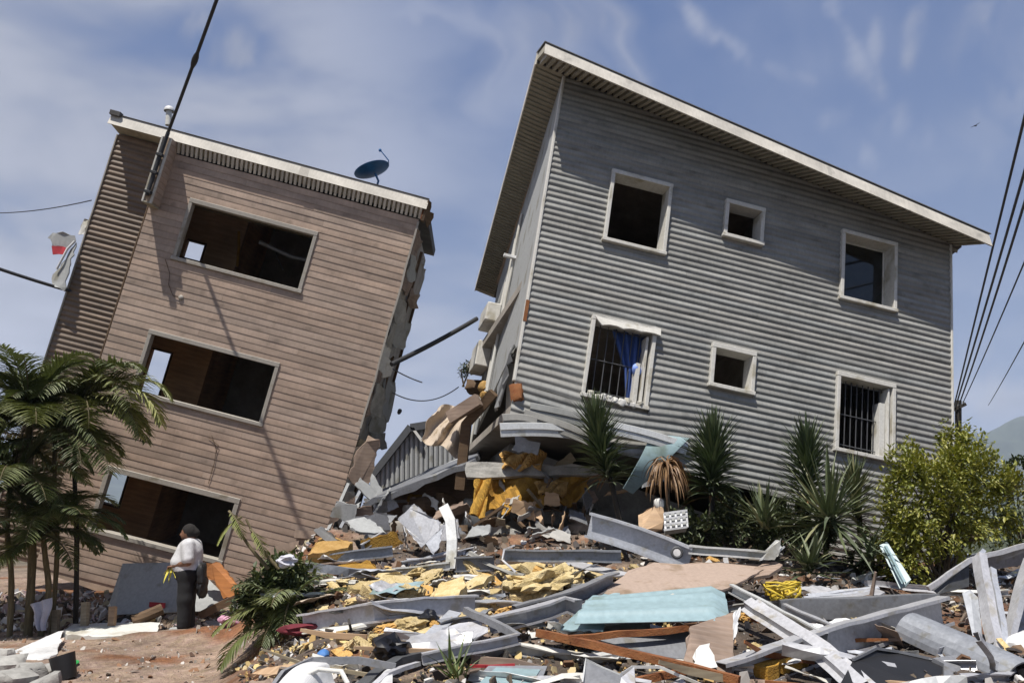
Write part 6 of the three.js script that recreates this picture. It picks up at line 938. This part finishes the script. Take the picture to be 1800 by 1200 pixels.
// ================= the person =================
{
  const d = 13.3, foot = A(322, 1110, d), P0 = thing('person', 'person in a white shirt and dark trousers looking down, standing on the rubble', 'person', foot);
  const cap = (a, b, r0, r1) => { const ax = b[0] - a[0], ay = b[1] - a[1], az = b[2] - a[2], l = ax * ax + ay * ay + az * az; return (x, y, z) => { const t = Math.min(1, Math.max(0, ((x - a[0]) * ax + (y - a[1]) * ay + (z - a[2]) * az) / l)); return Math.hypot(x - a[0] - ax * t, y - a[1] - ay * t, z - a[2] - az * t) - mix(r0, r1, t); }; };
  const ell = (c, r) => (x, y, z) => { const k = Math.hypot((x - c[0]) / r[0], (y - c[1]) / r[1], (z - c[2]) / r[2]); return (k - 1) * Math.min(...r); };
  const uni = (fs, k) => (x, y, z) => { let v = 9; for (const f of fs) { const q = f(x, y, z), h = Math.max(k - Math.abs(v - q), 0) / k; v = Math.min(v, q) - h * h * k * 0.25; } return v; };
  // faces -x; z towards the viewer
  const head = [-0.055, 1.475, 0.01];
  const torso = [ell([-0.01, 1.18, 0], [0.185, 0.2, 0.205]), ell([-0.045, 1.03, 0], [0.22, 0.17, 0.22]), ell([0.01, 0.87, 0], [0.2, 0.15, 0.21])];
  const armN = [[0.03, 1.285, 0.19], [0.075, 1.04, 0.245], [-0.15, 0.985, 0.17]], armF = [[0.02, 1.285, -0.19], [0.04, 1.04, -0.24], [-0.17, 0.985, -0.1]];
  const handN = [-0.205, 0.972, 0.135], handF = [-0.225, 0.975, -0.05];
  const limb = (a, r) => [cap(a[0], a[1], r[0], r[1]), cap(a[1], a[2], r[1], r[2])];
  const legs = [1, -1].flatMap((s) => [cap([0.01, 0.86, 0.09 * s], [0.005 + 0.02 * s, 0.47, 0.1 * s], 0.105, 0.075), cap([0.005 + 0.02 * s, 0.47, 0.1 * s], [0.03, 0.09, 0.1 * s], 0.075, 0.05), cap([0.03, 0.055, 0.1 * s], [-0.13, 0.04, 0.115 * s], 0.045, 0.036)]);
  const face = [ell(head, [0.1, 0.12, 0.085]), ell([-0.1, 1.425, 0.01], [0.055, 0.06, 0.06]), cap([-0.148, 1.475, 0.01], [-0.168, 1.447, 0.01], 0.011, 0.016), cap([0.0, 1.40, 0.0], [0.015, 1.3, 0], 0.058, 0.062), ell([-0.035, 1.47, 0.092], [0.022, 0.032, 0.012]), ell([-0.035, 1.47, -0.075], [0.022, 0.032, 0.012])];
  const hand = (h, s) => { const f = [ell(h, [0.046, 0.02, 0.042]), cap([h[0] + 0.02, h[1] + 0.01, h[2] - 0.03 * s], [h[0] - 0.045, h[1] + 0.03, h[2] - 0.05 * s], 0.012, 0.009)]; for (let k = 0; k < 4; k++) { const zz = h[2] + (0.03 - k * 0.02), l = [0.045, 0.055, 0.058, 0.048][k]; f.push(cap([h[0] - 0.03, h[1], zz], [h[0] - 0.03 - l * 0.6, h[1] - 0.006, zz - 0.006 * s], 0.0095, 0.009), cap([h[0] - 0.03 - l * 0.6, h[1] - 0.006, zz - 0.006 * s], [h[0] - 0.035 - l * 0.75, h[1] - 0.04, zz - 0.01 * s], 0.009, 0.008)); } return f; };
  const skin = mat(rgb(0.27, 0.135, 0.08), { map: T.mottle, size: 0.3, rough: 0.6 });
  const bodyF = uni([...torso, ...limb(armN, [0.062, 0.047, 0.033]), ...limb(armF, [0.062, 0.047, 0.033]), ...legs, ell(head, [0.098, 0.118, 0.083]), cap([0, 1.4, 0], [0.015, 1.28, 0], 0.056, 0.075)], 0.05);
  const strip = (g) => { for (const k of Object.keys(g.attributes)) if (!['position', 'normal', 'uv'].includes(k)) g.deleteAttribute(k); return g; };
  const pieces = [fieldMesh(bodyF, [-0.32, -0.02, -0.34], [0.3, 1.64, 0.34], 0.016), fieldMesh(uni(face, 0.025), [-0.2, 1.27, -0.12], [0.1, 1.62, 0.12], 0.006), fieldMesh(uni([...hand(handN, 1), cap(armN[2], handN, 0.031, 0.026)], 0.008), [-0.34, 0.9, 0.05], [-0.1, 1.05, 0.23], 0.005), fieldMesh(uni([...hand(handF, -1), cap(armF[2], handF, 0.031, 0.026)], 0.008), [-0.36, 0.9, -0.15], [-0.12, 1.05, 0.03], 0.005)].map(strip);
  obj('body', mergeGeometries(pieces), skin, P0);
  for (const s of [1, -1]) { obj('eye', lump(V3(-0.137, 1.488, 0.01 + 0.034 * s), 0.012, 0.008, 0.014, { rough: 0, tilt: 0, turn: 0 }), M.black, P0); }
  obj('mouth', lump(V3(-0.148, 1.413, 0.01), 0.008, 0.006, 0.024, { rough: 0, tilt: 0, turn: 0 }), mat(rgb(0.16, 0.05, 0.04), { rough: 0.6 }), P0);
  obj('hair', fieldMesh((x, y, z) => Math.max(uni([ell([-0.035, 1.495, 0.008], [0.116, 0.122, 0.102]), ell([0.065, 1.475, 0], [0.06, 0.065, 0.06])], 0.03)(x, y, z) + 0.006 * (vnoise(x * 60, y * 18, z * 60) - 0.5), -(ell([-0.14, 1.44, 0.01], [0.085, 0.092, 0.13])(x, y, z))), [-0.2, 1.3, -0.14], [0.16, 1.64, 0.14], 0.008), mat(rgb(0.010, 0.008, 0.007), { rough: 0.9 }), P0);
  const wr = (x, y, z) => 0.012 * (fbm(x * 9, y * 12, z * 9, 3) - 0.5);
  const shirtF = uni([...torso, cap([0.0, 1.3, -0.12], [0.0, 1.3, 0.12], 0.07, 0.07), cap(armN[0], [0.068, 1.09, 0.235], 0.075, 0.078), cap(armF[0], [0.036, 1.09, -0.23], 0.075, 0.078)], 0.06);
  obj('shirt', fieldMesh((x, y, z) => Math.max(shirtF(x, y, z) - 0.014 + wr(x, y, z), 0.89 - y, -(ell([-0.06, 1.37, 0], [0.085, 0.1, 0.075])(x, y, z))), [-0.32, 0.82, -0.36], [0.28, 1.46, 0.36], 0.014), mat(rgb(0.78, 0.78, 0.80), { map: T.cloth, size: 0.3, rough: 0.9 }), P0);
  obj('collar', fieldMesh((x, y, z) => { const f = ell([-0.045, 1.362, 0], [0.097, 0.105, 0.088])(x, y, z); return Math.max(Math.abs(f) - 0.010, y - 1.385, 1.25 - y, shirtF(x, y, z) - 0.028); }, [-0.2, 1.2, -0.15], [0.12, 1.44, 0.15], 0.008), M.black, P0);
  const trF = uni([...[1, -1].flatMap((s) => [cap([0.01, 0.86, 0.085 * s], [0.005 + 0.02 * s, 0.47, 0.1 * s], 0.14, 0.112), cap([0.005 + 0.02 * s, 0.47, 0.1 * s], [0.03, 0.1, 0.1 * s], 0.112, 0.098)]), ell([0.01, 0.87, 0], [0.225, 0.16, 0.225])], 0.05);
  obj('trousers', fieldMesh((x, y, z) => Math.max(trF(x, y, z) + wr(x, y, z), y - 0.95, 0.06 - y), [-0.3, 0.02, -0.3], [0.3, 1.0, 0.3], 0.015), mat(rgb(0.010, 0.010, 0.012), { map: T.cloth, size: 0.3, rough: 0.85 }), P0);
  for (const s of [1, -1]) obj('shoe', fieldMesh(uni([cap([0.045, 0.045, 0.1 * s], [-0.14, 0.035, 0.115 * s], 0.052, 0.042)], 0.02), [-0.22, -0.03, 0.1 * s - 0.09], [0.13, 0.13, 0.1 * s + 0.1], 0.012), M.boardGrey, P0);
  // what the person carries
  const at = (x, y, z) => V3(foot.x + x, foot.y + y, foot.z + z);
  one('shoulder_bag', [lump(at(0.235, 0.86, 0.06), 0.075, 0.17, 0.13, { rough: 0.45, boxy: 0.5, turn: 0, tilt: 0.1, detail: 1 }), lump(at(0.25, 0.68, 0.05), 0.085, 0.17, 0.12, { rough: 0.55, boxy: 0.4, turn: 0, tilt: -0.15, detail: 1 })], M.black, 'black bag hanging behind the hip of the standing person', 'bag');
  const ys = []; for (let i = 0; i < 7; i++) bladeInto(ys, null, at(-0.24, 0.965, 0.04 + R(-0.06, 0.08)), V3(R(-0.6, 0.5), R(-1, -0.1), R(-0.3, 0.6)), R(0.16, 0.3), 0.045, R(0.4, 1.4)); one('yellow_straps', leaves(ys), mat(rgb(0.55, 0.48, 0.06), { rough: 0.7 }), 'yellow strips held in the hands of the standing person', 'strips');
}
// the patch of rubble the person stands on
one('paving_slab', plate([A(290, 1108, 13.6), A(352, 1106, 13.6), A(356, 1116, 13), A(288, 1118, 13)], 0.12, 0.02), M.concrete, 'flat grey stone under the feet of the standing person', 'stone');
// the hazy air that blues the far hills
scene.fog = new THREE.FogExp2(0xb4c4de, 0.0002);

renderer.render(scene, camera);
